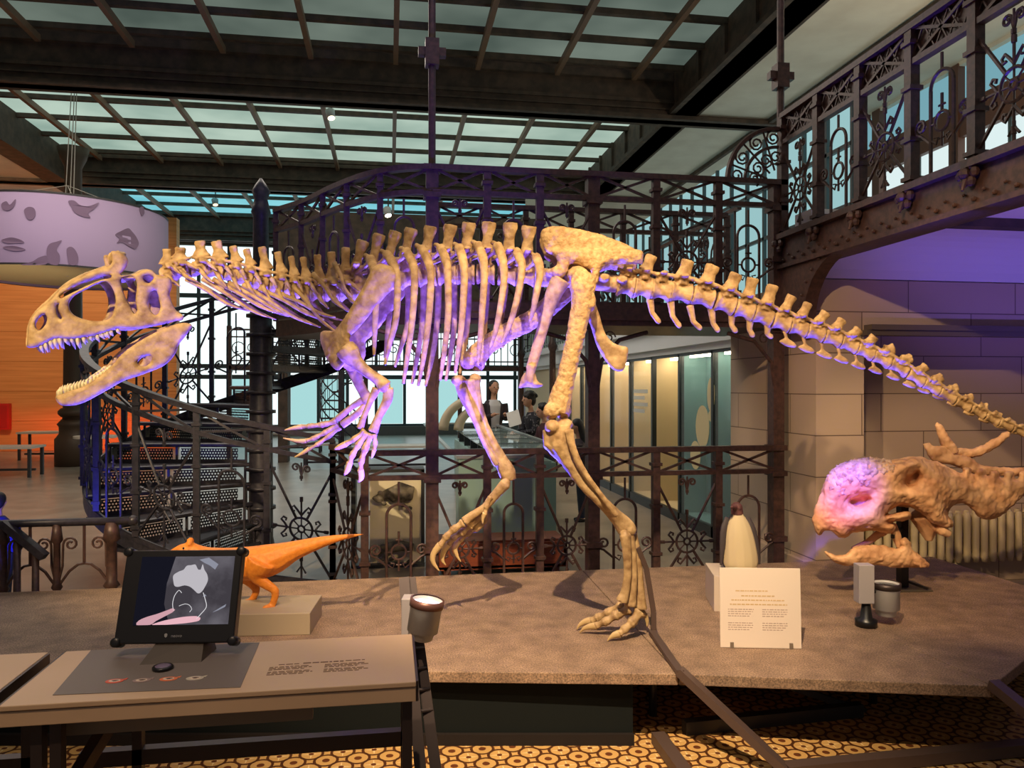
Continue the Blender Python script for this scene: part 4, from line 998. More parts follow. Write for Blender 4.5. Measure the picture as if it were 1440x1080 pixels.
flesh([(.04,.005),(.06,.07),(.14,.12),(.24,.16),(.34,.21),(.40,.24),(.425,.215),(.40,.18),(.32,.12),(.24,.06),(.18,.005)], .0012, 'shown_finger', lin(206,158,168))
flesh([(.2,.005),(.3,.055),(.42,.09),(.54,.115),(.66,.12),(.70,.10),(.69,.055),(.6,.03),(.46,.012),(.3,.0)], .0014, 'shown_thumb', lin(232,180,190))
f = bpy.data.curves.new('maker_mark', 'FONT'); f.body = 'neovo'; f.size = .011; f.align_x = 'CENTER'
fo = bpy.data.objects.new('tmp', f); COL.objects.link(fo); dg = bpy.context.evaluated_depsgraph_get(); me = bpy.data.meshes.new_from_object(fo.evaluated_get(dg)); bpy.data.objects.remove(fo)
mk = MB(); base = mo-mv*(MHt*.437)+mn*.0008
mk.add([base+mu*(v.co.x+.005)+mv*v.co.y for v in me.vertices], [tuple(p.vertices) for p in me.polygons])
mk.prism([base+mu*(-.022+a)+mv*b for a, b in ((-.004,.008),(0,.010),(.004,.008),(.0035,.002),(0,-.001),(-.0035,.002))], mn*.0002)
mk.build('maker_mark', mat('grey_print', lin(150,150,150), .5), t)
q = [onZ(*p, .9014) for p in ((196,935), (283,931))]; h0 = mo-mv*MHt*.5-mn*.02
m = MB(); b0, b1 = q; k0 = P2(.28,-.16,-.02); k1 = P2(.74,-.16,-.02); bk = FW*.1
m.add([b0, b1, b1+bk, b0+bk, k0, k1, k1+bk*.5, k0+bk*.5], [(0,3,2,1),(4,5,6,7),(0,1,5,4),(1,2,6,5),(2,3,7,6),(3,0,4,7)])
m.build('stand', mat('stand_metal', lin(72,62,52), .45, .3), t)
HNG = mat('grey_hinge', lin(140,138,136), .4)
for k in (.24, .8): MB().lathe([(.009, -.02), (.009, .03)], P2(k, -.2, -.02), 10, mu).build('hinge', HNG, t, True)

# the steel upright and lamp at the console's end
t = thing('steel_upright', 'leaning pair of dark flat bars joined by pins at the end of the console', 'upright', W(600, 1090, 1.95))
t.location.z = 0; MW[t.name] = Matrix.Translation(t.location)
A0, A1, B0_, B1_ = W(592, 1090, 2.35), W(568, 812, 2.62), W(614, 1090, 2.38), W(577, 812, 2.64)
ext = lambda a, b: a+(a-b)*(a.z/(b.z-a.z))
A0, B0_ = ext(A0, A1), ext(B0_, B1_)
MB().bar(A0, A1, .008, .035, ref=RT).build('flat_bar', DKSTEEL, t); MB().bar(B0_, B1_, .008, .035, ref=RT).build('flat_bar', DKSTEEL, t)
for k in (.6, .66, .72, .78): MB().tube([A0.lerp(A1, k)-RT*.015, B0_.lerp(B1_, k)+RT*.015], .006, 8).build('pin', DKSTEEL, t)
SILVER = mat('silver_lamp', lin(186,184,182), .38, 0)
GREYBOX = mat('grey_box', lin(168,160,160), .5)
def uplight(label, c, r, L, tilt, boxc, boxs, lit, foot=None):
    t = thing('uplight', label, 'spotlight', c)
    ax = (UP+RT*tilt).normalized(); c = Vector(c)
    m = MB(); m.lathe([(r*.62, -L), (r*.72, -L*.97), (r*.78, -L*.82), (r*.98, -L*.78), (r, -L*.2), (r*1.05, -L*.18), (r*1.05, 0), (r*.95, 0), (r*.9, -.012)], c, 28, ax, cap=False); m.lathe([(.001, -L), (r*.62, -L)], c, 28, ax, False); m.build('barrel', SILVER, t, True)
    m = MB(); m.lathe([(.001, -.01), (r*.93, -.01)], c, 28, ax, False)
    m.build('lens', emis('lens_glow', (1, .82, .92, 1), 3.0) if lit else mat('dark_lens', lin(40,38,44), .15), t)
    m = MB(); m.lathe([(r*1.0, -L*.17), (r*1.08, -L*.16), (r*1.08, 0.004), (r*.96, .004)], c, 28, ax, False); m.build('rim', mat('lamp_rim', lin(120,84,76), .4, .5) if lit else DKSTEEL, t, True)
    MB().obox(boxc, RT*boxs[0]/2, FW*boxs[1]/2, UP*boxs[2]/2).build('ballast_box', GREYBOX, t, bevel=.003)
    m = MB(); m.tube([Vector(boxc), c-ax*L*.5], .012, 8); m.build('bracket', DKSTEEL, t)
    if foot: m = MB(); m.lathe([(.055, 0), (.055, .035), (.03, .045), (.02, foot[1])], foot[0], 18); m.build('foot', BLACK, t, True)
    return t
UL = W(601, 844, 2.42)
uplight('small silver uplight glowing pink white on the leaning upright beside the console', UL, .05, .125, .16, W(576, 865, 2.47), (.045, .06, .12), True)
m = MB(); 
c = onZ(1218, 880, PZ+.001); ut = W(1246, 820, 4.05)
uplight('silver uplight on a black foot in front of the horned skull', ut, .068, .17, 0.0, Vector((c.x, c.y, .575))-RT*.012, (.08, .07, .2), False, (c, .13))

# ================================================================ on the platform
PLINTH = mat('grey_plinth', lin(166,148,122), .7)
ORANGEM = mat('orange_model', lin(230,140,44), .55, col2=lin(214,122,34), scale=60, bump=.3)
a, b = onZ(300, 896, PZ), onZ(436, 893, PZ)
m = MB(); u = (b-a).normalized(); n_ = Vector((-u.y, u.x, 0)); m.prism([a-u*.05, b, b+n_*.34, a-u*.05+n_*.34], UP*.112)
tag(m.build('model_plinth', PLINTH, bevel=.004), 'low grey block under the small orange dinosaur model', 'plinth')
DD = 4.06
O = lambda px, py, y=0: W(px, py, DD+y)
def tub(mb, pts, n=10, wd=1.0):
    Q = cr3([np.array(p) for p in pts], 5)
    return mb.tube([O(q[0], q[1], q[3]) for q in Q], [(q[2]/2*DD/F, q[2]/2*DD/F*wd) for q in Q], n, ref=FW)
t = thing('dinosaur_model', 'small orange model of a walking theropod dinosaur on a grey block', 'model dinosaur', O(375, 855))
m = MB()
tub(m, [(512,751,2,0),(480,756,9,0),(450,763,17,0),(415,774,28,0),(385,786,44,0),(355,792,48,0),(322,792,44,0),(298,786,34,0),(282,778,22,0),(270,772,18,0)])
tub(m, [(278,776,20,0),(262,774,22,0),(250,777,18,0),(240,780,12,0)]); m.tube([O(266,768,-.03), O(268,760,0), O(266,768,.03)], [.012,.02,.012], 8)
for y, pts in ((-.075, [(368,790,40),(362,805,32),(364,814,19),(378,824,14),(387,831,12),(386,842,10),(382,853,10)]), (.075, [(350,795,36),(345,808,28),(352,818,16),(360,828,12),(358,838,10),(352,846,9)])):
    tub(m, [(p[0], p[1], p[2], y*(1-.15*i/6)) for i, p in enumerate(pts)], 10, .75)
    e = pts[-1]
    for dx, dy, dz in ((-13, 3, -.03), (-16, 4, 0), (-12, 2, .025), (5, 3, 0)): tub(m, [(e[0], e[1], 9, y*.9), (e[0]+dx*.6, e[1]+dy*.4, 7, y*.9+dz*.6), (e[0]+dx, e[1]+dy, 3, y*.9+dz)], 8)
for y in (-.06, .06):
    tub(m, [(308,800,12,y), (312,815,9,y*1.1), (302,824,7,y*1.1), (296,832,4,y*1.1)], 8)
m.organic('body', ORANGEM, t, .006, 3)
m = MB(); m.ball(O(258,771,-.035), .006, 8); m.ball(O(258,771,.035), .006, 8); m.build('eyes', BLACK, t)
# information sign
SIGN = mat('sign_white', lin(222,204,186), .6)
a, b = onZ(1013, 910, PZ+.002), onZ(1127, 912, PZ+.002); u = (b-a).normalized(); n_ = Vector((-u.y, u.x, 0)); v = (UP+n_*.06).normalized(); nf = u.cross(v)
if nf.y > 0: nf = -nf
w_, h_ = (b-a).length, .378
t = thing('information_sign', 'square white information panel with printed paragraphs standing in front of the penguin', 'sign', (a+b)/2)
MB().obox((a+b)/2+v*h_/2, u*w_/2, v*h_/2, nf*.004).build('panel', SIGN, t, bevel=.001)
CLIP = mat('clip_metal', lin(140,126,110), .4, .5)
for k in (.14, .87): MB().obox(a+u*w_*k+v*.012, u*.008, v*.014, nf*.012).build('clip', CLIP, t)
og = a+v*h_+nf*.0042; k = w_/113
rows1 = [(22*k, -(829-797)*k, 45*k, .006), (30*k, -(836-797)*k, 48*k, .006), (16*k, -(842-797)*k, 74*k, .006), (14*k, -(848-797)*k, 80*k, .006)]
GINK = mat('grey_ink', lin(182,160,146), .7)
for cx in (11, 59):
    for j, (ys, nn) in enumerate(((861, 4), (880, 4))):
        rows2 = []
        for i in range(nn): rows2.append((cx*k, -(ys-6+i*3.1-797)*k, (36-(6 if i == nn-1 else (i*5) % 4))*k, .0042))
        printed('paragraph', GINK, og, u, v, nf, rows2, t, 3+j+int(cx))
printed('heading_text', mat('gold_ink', lin(206,176,130), .7), og, u, v, nf, rows1, t, 2)
# penguin and its plinth
DP = 4.42
Pn = lambda px, py, y=0: W(px, py, DP+y)
a = onZ(1004, 860, PZ); b = onZ(1076, 862, PZ); u = (b-a).normalized(); n_ = Vector((-u.y, u.x, 0))
m = MB(); m.prism([a, b, b+n_*.32, a+n_*.32], UP*.2); tag(m.build('penguin_plinth', mat('pale_plinth', lin(190,172,154), .7), bevel=.003), 'pale grey block under the stuffed penguin, behind the sign', 'plinth')
zt = PZ+.2
t = thing('penguin', 'stuffed penguin with cream belly and reddish brown head on a pale block', 'penguin', Vector((*Pn(1040, 800).xy, zt)))
def pts_(m, pts, wd=1, n=14):
    Q = cr3([np.array(p) for p in pts], 4); m.tube([Pn(q[0], q[1], q[3]) for q in Q], [(q[2]/2*DP/F, q[2]/2*DP/F*wd) for q in Q], n, ref=FW)
pm = bpy.data.materials.new('penguin_feathers'); pm.use_nodes = True; nt = pm.node_tree; bs = nt.nodes['Principled BSDF']; bs.inputs['Roughness'].default_value = .75
tc = N(nt, 'ShaderNodeTexCoord'); dot = N(nt, 'ShaderNodeVectorMath'); dot.operation = 'DOT_PRODUCT'; dot.inputs[1].default_value = tuple(FW); nt.links.new(tc.outputs['Object'], dot.inputs[0])
rr = N(nt, 'ShaderNodeValToRGB'); rr.color_ramp.interpolation = 'LINEAR'; mr = N(nt, 'ShaderNodeMapRange'); mr.inputs[1].default_value = -.06; mr.inputs[2].default_value = .06
nz = N(nt, 'ShaderNodeTexNoise', Scale=30); ad = N(nt, 'ShaderNodeMath'); ad.operation = 'MULTIPLY_ADD'; ad.inputs[1].default_value = .03
nt.links.new(tc.outputs['Object'], nz.inputs[0]); nt.links.new(nz.outputs['Fac'], ad.inputs[0]); nt.links.new(dot.outputs['Value'], ad.inputs[2]); nt.links.new(ad.outputs[0], mr.inputs[0]); nt.links.new(mr.outputs[0], rr.inputs[0])
rr.color_ramp.elements[0].color = lin(196,176,136); rr.color_ramp.elements[1].color = lin(40,34,36); rr.color_ramp.elements[0].position = .42; rr.color_ramp.elements[1].position = .5
nt.links.new(rr.outputs[0], bs.inputs['Base Color'])
m = MB(); pts_(m, [(1037,716,9,0),(1037,724,19,0),(1037,734,31,0),(1038,750,42,0),(1040,773,49,0),(1041,792,50,0),(1041,803,40,0)], .85)
m.organic('body', pm, t, .006, 3)
REDB = mat('reddish_head', lin(104,62,56), .7, col2=lin(70,40,40), scale=50)
m = MB(); m.ball(Pn(1036,714), (.035,.04,.034)); m.tube([Pn(1034,714,-.03), Pn(1030,713,-.07), Pn(1027,714,-.1)], [.014,.009,.003], 8); m.tube([Pn(1036,716,0), Pn(1037,724,0)], .035, 10); m.organic('head', REDB, t, .005, 2)
m = MB()
for s, pp in ((-1, [(1024,728,10,-.0),(1018,745,11,-.02),(1016,770,9,-.03),(1014,795,4,-.03)]), (1, [(1050,728,10,0),(1058,745,11,-.02),(1064,770,9,-.03),(1068,794,4,-.03)])): pts_(m, pp, .5, 8)
m.organic('flippers', mat('flipper_dark', lin(58,48,48), .7), t, .005, 2)
m = MB()
for s in (-1, 1): m.ball(Vector((*Pn(1040+s*10, 800, -.05).xy, zt+.012)), (.035,.05,.012))
m.build('feet', mat('penguin_feet', lin(60,50,44), .7), t, True)

# the horned skull
DH = 4.6
HB = mat('ceratopsian_bone', lin(228,182,134), .65, col2=lin(186,134,90), scale=10, bump=.5, detail=9)
HBR = mat('nasal_boss_bone', lin(214,184,160), .75, col2=lin(170,136,112), scale=28, bump=1.0, detail=10)
Z = lambda x, y: (1140+x/4.153, 580+y/4.153)
H = lambda px, py, y=0: W(px, py, DH+y)
t = thing('ceratopsian_skull', 'large tan horned dinosaur skull with beak and frill lit pink at the snout', 'dinosaur skull', H(1265, 800))
o1 = [Z(*p) for p in [(12,640),(18,585),(42,520),(58,480),(84,405),(112,362),(150,330),(205,298),(320,276),(430,286),(540,268),(640,258),(690,282),(745,290),(800,318),(850,345),(885,352),(890,325),(925,322),(940,335),(938,358),(962,362),(968,330),(1008,330),(1022,345),(1020,368),(1046,370),(1050,340),(1095,342),(1108,355),(1104,378),(1130,380),(1136,348),(1178,348),(1192,362),(1186,386),(1212,386),(1218,348),(1262,346),(1278,360),(1274,380),(1300,378),(1308,342),(1390,340),(1450,350),(1470,400),(1420,455),(1320,478),(1246,486),(1180,546),(1120,596),(1040,624),(990,612),(955,576),(935,556),(895,532),(850,530),(812,558),(804,600),(826,638),(830,664),(798,672),(735,658),(690,622),(640,582),(600,558),(550,538),(505,545),(462,572),(440,598),(500,588),(560,580),(584,594),(575,622),(500,636),(450,642),(488,655),(486,690),(450,704),(380,690),(300,690),(232,704),(205,730),(165,726),(122,690),(78,690),(46,715)]]
hh = [[Z(*p) for p in L] for L in [[(228,522),(268,500),(325,488),(342,506),(305,540),(250,546)], [(556,412),(572,374),(628,350),(638,368),(604,414),(570,424)]]]
m = MB()
def TH(a, b): 
    x = (a-1140)*4.153; return float(np.interp(x, [0, 100, 300, 600, 800, 1000, 1500], [.03, .1, .15, .17, .12, .07, .05]))
plate(m, o1, hh, 3.4, TH, 34, lambda a, b, q: H(a, b, q+float(np.interp((a-1140)*4.153, [0, 500, 900, 1500], [0, 0, .02, .1]))), .28)
plate(m, o1[:12]+[Z(745,330), Z(700,420), Z(600,500), Z(500,540)]+o1[-22:], [], 5, .05, 20, lambda a, b, q: H(a, b, q+.04), .3)
SKL = rough(m.organic('cranium', HB, t, .0065, 0), .022, .04, 5)
m = MB(); plate(m, [Z(*p) for p in [(78,470),(100,385),(150,325),(210,292),(320,270),(430,280),(510,290),(540,330),(500,390),(430,425),(380,430),(340,470),(250,470),(200,520),(120,530)]], [], 4, lambda a, b: TH(a, b)*.985, 26, lambda a, b, q: H(a, b, q), .25)
rough(m.organic('nasal_boss', HBR, SKL, .006, 0), .05, .022, 6)
m = MB(); plate(m, [Z(*p) for p in [(85,812),(130,830),(200,834),(240,800),(300,780),(400,774),(480,794),(526,790),(522,748),(552,734),(582,760),(592,800),(640,840),(690,884),(682,906),(620,902),(500,906),(400,892),(270,892),(200,892),(140,872),(104,842)]], [], 2.6, .055, 14, lambda a, b, q: H(a, b, q-.03), .4)
rg = random.Random(2)
for k in range(26):
    x = rg.uniform(250, 660); y = float(np.interp(x, [250, 500, 660], [835, 850, 885]))+rg.uniform(-40, 18); p = Z(x, y); m.ball(H(p[0], p[1], -.075), (rg.uniform(.012,.035), .014, .01), 6)
rough(m.organic('lower_jaw', HB, t, .006, 1), .02, .03, 5)
m = MB(); plate(m, [Z(*p) for p in [(655,182),(690,178),(720,198),(790,190),(850,238),(930,264),(1000,308),(1100,318),(1250,322),(1400,318),(1470,330),(1460,380),(1240,375),(1000,365),(900,335),(800,300),(715,282),(682,240)]], [], 3.4, .03, 14, lambda a, b, q: H(a, b, q+.2), .4)
fr_ = rough(m.organic('frill', HB, t, .008, 1), .03, .05, 5)
def horn(pts, nm):
    Q = cr3([np.array((*Z(p[0], p[1]), p[2]/4.153, p[3])) for p in pts], 4); m = MB()
    m.tube([H(q[0], q[1], q[3]) for q in Q], [q[2]/2*DH/F for q in Q], 10, ref=FW); rough(m.organic(nm, HB, t, .007, 1), .02, .03, 5)
horn([(835,235,70,.2),(800,190,68,.2),(768,130,55,.2),(745,80,40,.2),(732,58,14,.2)], 'horn')
horn([(830,232,60,.24),(890,236,62,.24),(960,235,58,.24),(1040,200,54,.24),(1110,155,46,.22),(1165,110,26,.2)], 'horn')
m = MB(); m.tube([H(*Z(480,650), .03), H(*Z(500,720), .03), H(*Z(522,790), .03)], [.02,.03,.02], 8); m.tube([H(*Z(740,665), .0), H(*Z(770,690), 0), H(*Z(812,715), 0)], [.03,.035,.02], 8); m.tube([H(*Z(390,715), .06), H(*Z(330,760), .06), H(*Z(240,795), .06)], [.025,.02,.012], 8); m.tube([H(*Z(390,715), .06), H(*Z(430,690), .06)], [.025,.03], 8); m.tube([H(*Z(640,590), .06), H(*Z(690,680), .08), H(*Z(690,750), .08)], [.07,.06,.02], 8)
m.organic('palate', HB, t, .007, 2)
t = thing('skull_stand', 'black steel stand with flat base plate holding the horned skull', 'stand', Vector((*H(1269, 825).xy, PZ)))
m = MB(); a = onZ(1262, 826, PZ); m.obox(a+UP*.012, RT*.02, FW*.02, UP*.012); m.prism([onZ(1218, 834, PZ+.002), onZ(1312, 832, PZ+.002), onZ(1285, 818, PZ+.002), onZ(1232, 818, PZ+.002)], UP*.006); m.build('base_plate', mat('stand_plate', lin(96,88,74), .5, .4), t)
c = onZ(1269, 826, PZ); m = MB(); m.bx(c.x-.025, c.x+.025, c.y-.025, c.y+.025, PZ, .95); m.build('post', BLACK, t)
m = MB(); m.bar((c.x, c.y, .72), H(1255, 755, .0), .02, .02); m.bar((c.x, c.y, .9), H(1245, 715, 0), .02, .02); m.bar(Vector((c.x, c.y, .4)), onZ(1305, 828, PZ+.02), .015, .015); m.build('arms', BLACK, t)
# radiator
RADM = mat('radiator_cream', lin(196,180,140), .5)
t = thing('radiator', 'cream ribbed cast iron radiator under the wall recess behind the horned skull', 'radiator', (4.3, 5.55, 0))
x0, x1 = onY(1204, 750, 5.55).x, onY(1475, 750, 5.55).x
for i, x in enumerate(np.arange(x0, x1, .078)):
    m = MB()
    for y in (5.5, 5.6): m.tube([(x, y, .2), (x, y, .24), (x, y, .56), (x, y, .6)], [(.018,.02), (.026,.03), (.026,.03), (.018,.02)], 8)
    m.build('fin', RADM, t, True)
m = MB(); m.tube([(x0-.05, 5.55, .24), (x1, 5.55, .24)], .025, 8); m.tube([(x0, 5.55, .56), (x1, 5.55, .56)], .022, 8)
for x in (x0+.1, (x0+x1)/2, x1-.1): m.bx(x-.02, x+.02, 5.52, 5.58, 0, .22)
m.build('pipes', RADM, t, True)

# ================================================================ the hall beyond the railing
# display cases along the right side
CEDGE = mat('case_frame', lin(60,62,62), .4, .5)
CGLASS = mat('case_glass', lin(220,235,232), .04, alpha=.10, spec=.5)
TEALG = mat('teal_graphic', lin(124,164,164), .5); CREAMC = mat('cream_case', lin(218,196,152), .6); GREYC = mat('grey_case', lin(140,150,146), .5)
DISC = mat('cream_disc', lin(232,214,164), .6)
XC = 3.4; yy = 6.78; LAMP = emis('case_lamp', (1, .84, .6, 1), 22)
backs = [TEALG, TEALG, CREAMC, GREYC, CREAMC, CREAMC, GREYC, CREAMC]
labels = ['nearest teal display case with cream discs against the stone pillar', 'second teal display case from the pillar with large cream ovals', 'third display case from the pillar, an open warm lit doorway', 'display case with grey printed letters on its glass', 'cream lit display case just past the grey lettered case', 'sixth display case from the pillar, warm lit', 'seventh display case from the pillar, grey lined', 'farthest display case along the right side']
for i in range(8):
    a, b = yy+.95*i, yy+.95*(i+1)
    t = thing('display_case', labels[i], 'display case', (XC+.4, (a+b)/2, 0), 'display cases along the right side')
    m = MB(); m.bx(XC-.02, XC+.04, b-.03, b, 0, 2.0); m.bx(XC-.02, XC+.04, a, a+.02, 0, 2.0); m.bx(XC-.02, XC+.04, a, b, 0, .12); m.bx(XC-.02, XC+.04, a, b, 1.97, 2.0); m.build('frame', CEDGE, t)
    dp = .32 if i < 2 else .75
    m = MB(); m.bx(XC+dp, XC+dp+.03, a, b, .1, 2.0); m.build('back_panel', backs[i], t)
    m = MB(); m.bx(XC+.04, XC+.8, b-.02, b, .1, 2.0); m.bx(XC+.04, XC+.8, a, b, .08, .12); m.bx(XC+.04, XC+.8, a, b, 1.98, 2.0); m.build('lining', CREAMC if i > 1 else TEALG, t)
    if i != 2: MB().bx(XC, XC+.008, a+.02, b-.03, .12, 1.97).build('glass', CGLASS, t)
    MB().bx(XC+(.2 if i > 1 else .08), XC+(.26 if i > 1 else .12), a+.1, b-.1, 1.95, 1.98).build('lamp', LAMP, t)  # strips in the first two cases are added to brighten their teal panels
    if i in (0, 1):
        discs = ([(1051,575,6,22),(1043,604,9,11),(1032,635,9,9)] if i == 0 else [(1000,555,7,24),(1000,585,5,8)])
        if i == 1: discs += [(988,600,13,30),(978,640,10,20)]
        m = MB()
        for (px, py, rx, ry) in discs:
            c = onX(px, py, XC-.004); s = (c-Vector((0,0,ZC))).dot(FW)/F
            m.prism([c+Vector((0, min(.3, rx*s/.55)*cos(g), ry*s*sin(g))) for g in np.linspace(0, 2*pi, 22, endpoint=False)], (-.003, 0, 0))
        m.build('cream_discs', DISC, t)
        if i == 0:
            m = MB()
            for (px, py) in ((1043,606),(1032,637)):
                c = onX(px, py, XC-.009); m.ball(c, (.012,.06,.05), 8, (Vector((1,0,0)), Vector((0,1,0)), UP))
            m.build('specimens', mat('brown_specimen', lin(150,110,64), .6), t)
    if i == 3:
        rows = [(.1, -k*.09, .6-(k % 2)*.12, .05) for k in range(4)]
        printed('glass_lettering', mat('white_ink', lin(210,214,210), .6), Vector((XC-.002, b-.05, 1.55)), Vector((0,-1,0)), UP, Vector((-1,0,0)), rows, t, 8)
m = MB()
for z0_, z1_, ov in ((2.0, 2.07, .06), (2.07, 2.3, .12), (2.3, 2.38, .2), (2.38, 2.44, .15)): m.bx(XC-ov, XC+.9, 6.76, 18.9, z0_, z1_)
struct(m.build('trim_10', mat('grey_white_paint', lin(226,230,232), .6)), 'grey white cornice above the display cases', 'cornice')
m = MB(); m.bx(XC, XC+.1, yy+.95*8, 19, 0, 2.0); struct(m.build('wall_right', CREAMC), 'cream wall beyond the display cases', 'wall')
o = struct(MB().bx(4.5, 4.55, 6.9, 18.9, 2.44, 4.6).build('window_7', emis('teal_upper_glass', (.42,.72,.74,1), .75)), 'teal glazing of the upper gallery above the cornice', 'window')
m = MB()
for y in np.arange(6.9, 18.9, .45): m.bx(4.46, 4.5, y-.02, y+.02, 2.44, 4.6)
for z in (3.4, 4.0): m.bx(4.46, 4.5, 6.9, 18.9, z-.02, z+.02)
m.build('glazing_bars', DARKW, o)
t = thing('upper_railing', 'dark railing with thin bars along the upper gallery above the cornice', 'railing', (XC-.1, 12, 2.44))
m = MB(); m.bx(XC-.12, XC-.08, 6.9, 18.8, 3.3, 3.34); m.bx(XC-.12, XC-.08, 6.9, 18.8, 2.5, 2.53); m.build('rails', IRON, t)
m = MB()
for y in np.arange(7, 18.8, .22): m.bx(XC-.108, XC-.092, y-.008, y+.008, 2.44, 3.32)
m.build('bars', IRON, t)
for y in np.arange(7.2, 18.8, .9):
    m = MB(); strokes(m, [(arc(y+.2, 2.95, .16, 0, 2*pi, 14), .01), (spiral(y+.5, 3.1, .1, 0, 1.3), .01)], lambda u, v: Vector((XC-.1, u, v)))
    m.build('scroll', IRON, t)
for i, px in enumerate((733, 777)):
    p = onX(px, 540, 3.1); t = thing('slender_column', ['slender dark column beyond the boy, nearer the end wall', 'slender dark column standing beside the display cases behind the planted thigh'][i], 'column', (p.x, p.y, 0))
    MB().lathe([(.1, 0), (.1, .2), (.07, .25), (.06, 2.3), (.1, 2.4), (.06, 2.5), (.055, 4.4)], (p.x, p.y, 0), 12).build('shaft', IRON, t, True)
    m = MB()
    for sg in (-1, 1): strokes(m, [([(p.y, 2.6), (p.y+sg*.15, 3.2), (p.y+sg*.6, 3.5)], .02), (spiral(p.y+sg*.3, 3.1, .15, 0, 1.4), .015)], lambda u, v: Vector((p.x, u, v)))
    m.build('bracket', IRON, t)
# the glass topped vitrine
VT = mat('vitrine_teal', lin(150,184,180), .45); STEELL = mat('pale_metal', lin(190,200,200), .3, .6)
t = thing('vitrine', 'long glass topped showcase with teal sides beyond the railing, people leaning on it', 'vitrine', (1.37, 10, 0))
VX0, VX1 = 1.0, 1.75
m = MB(); m.bx(VX0, VX1, 8.0, 12, .0, .8); m.build('base', VT, t)
m = MB(); m.bx(VX0+.04, VX1-.04, 8.04, 11.96, .8, .81); m.build('bed', mat('vitrine_bed', lin(120,140,136), .4), t)
m = MB(); m.bx(VX0, VX1, 8, 12, .945, .955); m.build('glass_top', mat('vitrine_glass', lin(200,224,220), .03, alpha=.35), t)
m = MB()
for x in (.62, 1.85): m.bx(x-.02, x+.02, 8, 14, .93, .96); 
for y in (8, 14): m.bx(.62, 1.85, y-.02, y+.02, .93, .96)
m.build('edges', STEELL, t)
for y in np.arange(8.8, 12, .8): MB().bx(VX0, VX1, y-.015, y+.015, .81, .958).build('divider', CEDGE, t)
t = thing('low_cabinet', 'low teal sided cabinet just behind the railing beside the fossil board', 'cabinet', (1.0, 7.3, 0))
MB().bx(.64, 1.42, 7.2, 7.5, .06, .93).build('carcass', VT, t); MB().bx(.62, 1.44, 7.18, 7.52, .93, .96).build('top', STEELL, t); MB().bx(.68, 1.38, 7.24, 7.46, 0, .06).build('plinth', CEDGE, t)
rg = random.Random(9)
BT = mat('beige_tusk', lin(206,190,160), .5)
for k, (r_, x) in enumerate(((.5, .92), (.36, 1.0))):
    c = Vector((x+.35, 11.2, .962)); m = MB(); pts = [c+RT*(r_*-cos(g))+UP*(r_*.95*sin(g)) for g in np.linspace(.03, 1.5, 12)]
    m.tube(pts, [.075-.02*i/11 for i in range(12)], 10); tag(m.build('tusk', BT, smooth=True), ['larger beige curved tusk arching over the showcase glass', 'smaller beige curved tusk under the larger tusk'][k], 'tusk', 'tusks on the showcase')
# low crate, fossil board
TL0 = mat('crate_skid', lin(90,50,36), .7)
m = thing('wooden_crate', 'long low red brown wooden crate behind the railing by the showcase', 'crate', (1.1, 6.7, 0)); t = m
a, b = onY(612, 780, 6.55).x, onY(796, 780, 6.55).x
m = MB(); m.bx(a, b, 6.5, 6.53, 0.06, .27); m.bx(a, b, 6.87, 6.9, .06, .27); m.bx(a, a+.03, 6.5, 6.9, .06, .27); m.bx(b-.03, b, 6.5, 6.9, .06, .27); m.bx(a, b, 6.5, 6.9, .05, .08); m.build('sides', mat('crate_wood', lin(150,74,44), .6, col2=lin(120,56,34), scale=5, stretch=(.5,3,3)), t)
m = MB(); m.bx(a+.02, b-.02, 6.52, 6.88, .27, .29); m.build('lid', mat('crate_lid', lin(128,66,42), .6), t)
[MB().bx(x-.03, x+.03, 6.5, 6.9, 0, .06).build('skid', TL0, t) for x in (a+.1, b-.1)]
t = thing('fossil_board', 'pale upright board with dark fossil skulls standing behind the railing', 'fossil display', (onY(557, 780, 7.0).x, 7.0, 0))
a, b = onY(520, 700, 7.0).x, onY(592, 700, 7.0).x
m = MB(); m.bx(a, b, 6.98, 7.04, .02, .78); m.build('board', mat('pale_board', lin(214,206,176), .6), t)
m = MB(); m.bx(a-.16, a-.12, 6.9, 7.2, 0, .86); m.bx(a-.16, b+.03, 6.9, 7.2, 0, .03); m.bx(b, b+.03, 6.95, 7.2, 0, .86); m.bx(a-.16, b+.03, 6.95, 7.2, .84, .87); m.build('case_frame', CEDGE, t)
FOS = mat('fossil_cast', lin(126,118,100), .6, col2=lin(50,46,42), scale=16)
for nm, z0_, hh_ in (('fossil_skull', .62, .09), ('fossil_jaw', .14, .05)):
    m = MB()
    L_ = b-a
    m.tube([(a+L_*.12, 6.95, z0_), (a+L_*.35, 6.94, z0_+.03), (a+L_*.6, 6.93, z0_+.05), (a+L_*.85, 6.94, z0_+.03)], [(.02,.02), (.05,.03), (hh_,.04), (hh_*.7,.03)], 10, ref=Vector((0,1,0)))
    for k in range(14):
        x = a+L_*rg.uniform(.1, .85); m.ball((x, 6.925, z0_+rg.uniform(-.1, .1)*(.4+(x-a)/L_)), (.03,.02,.022), 6)
    m.organic(nm, FOS, t, .01, 1)
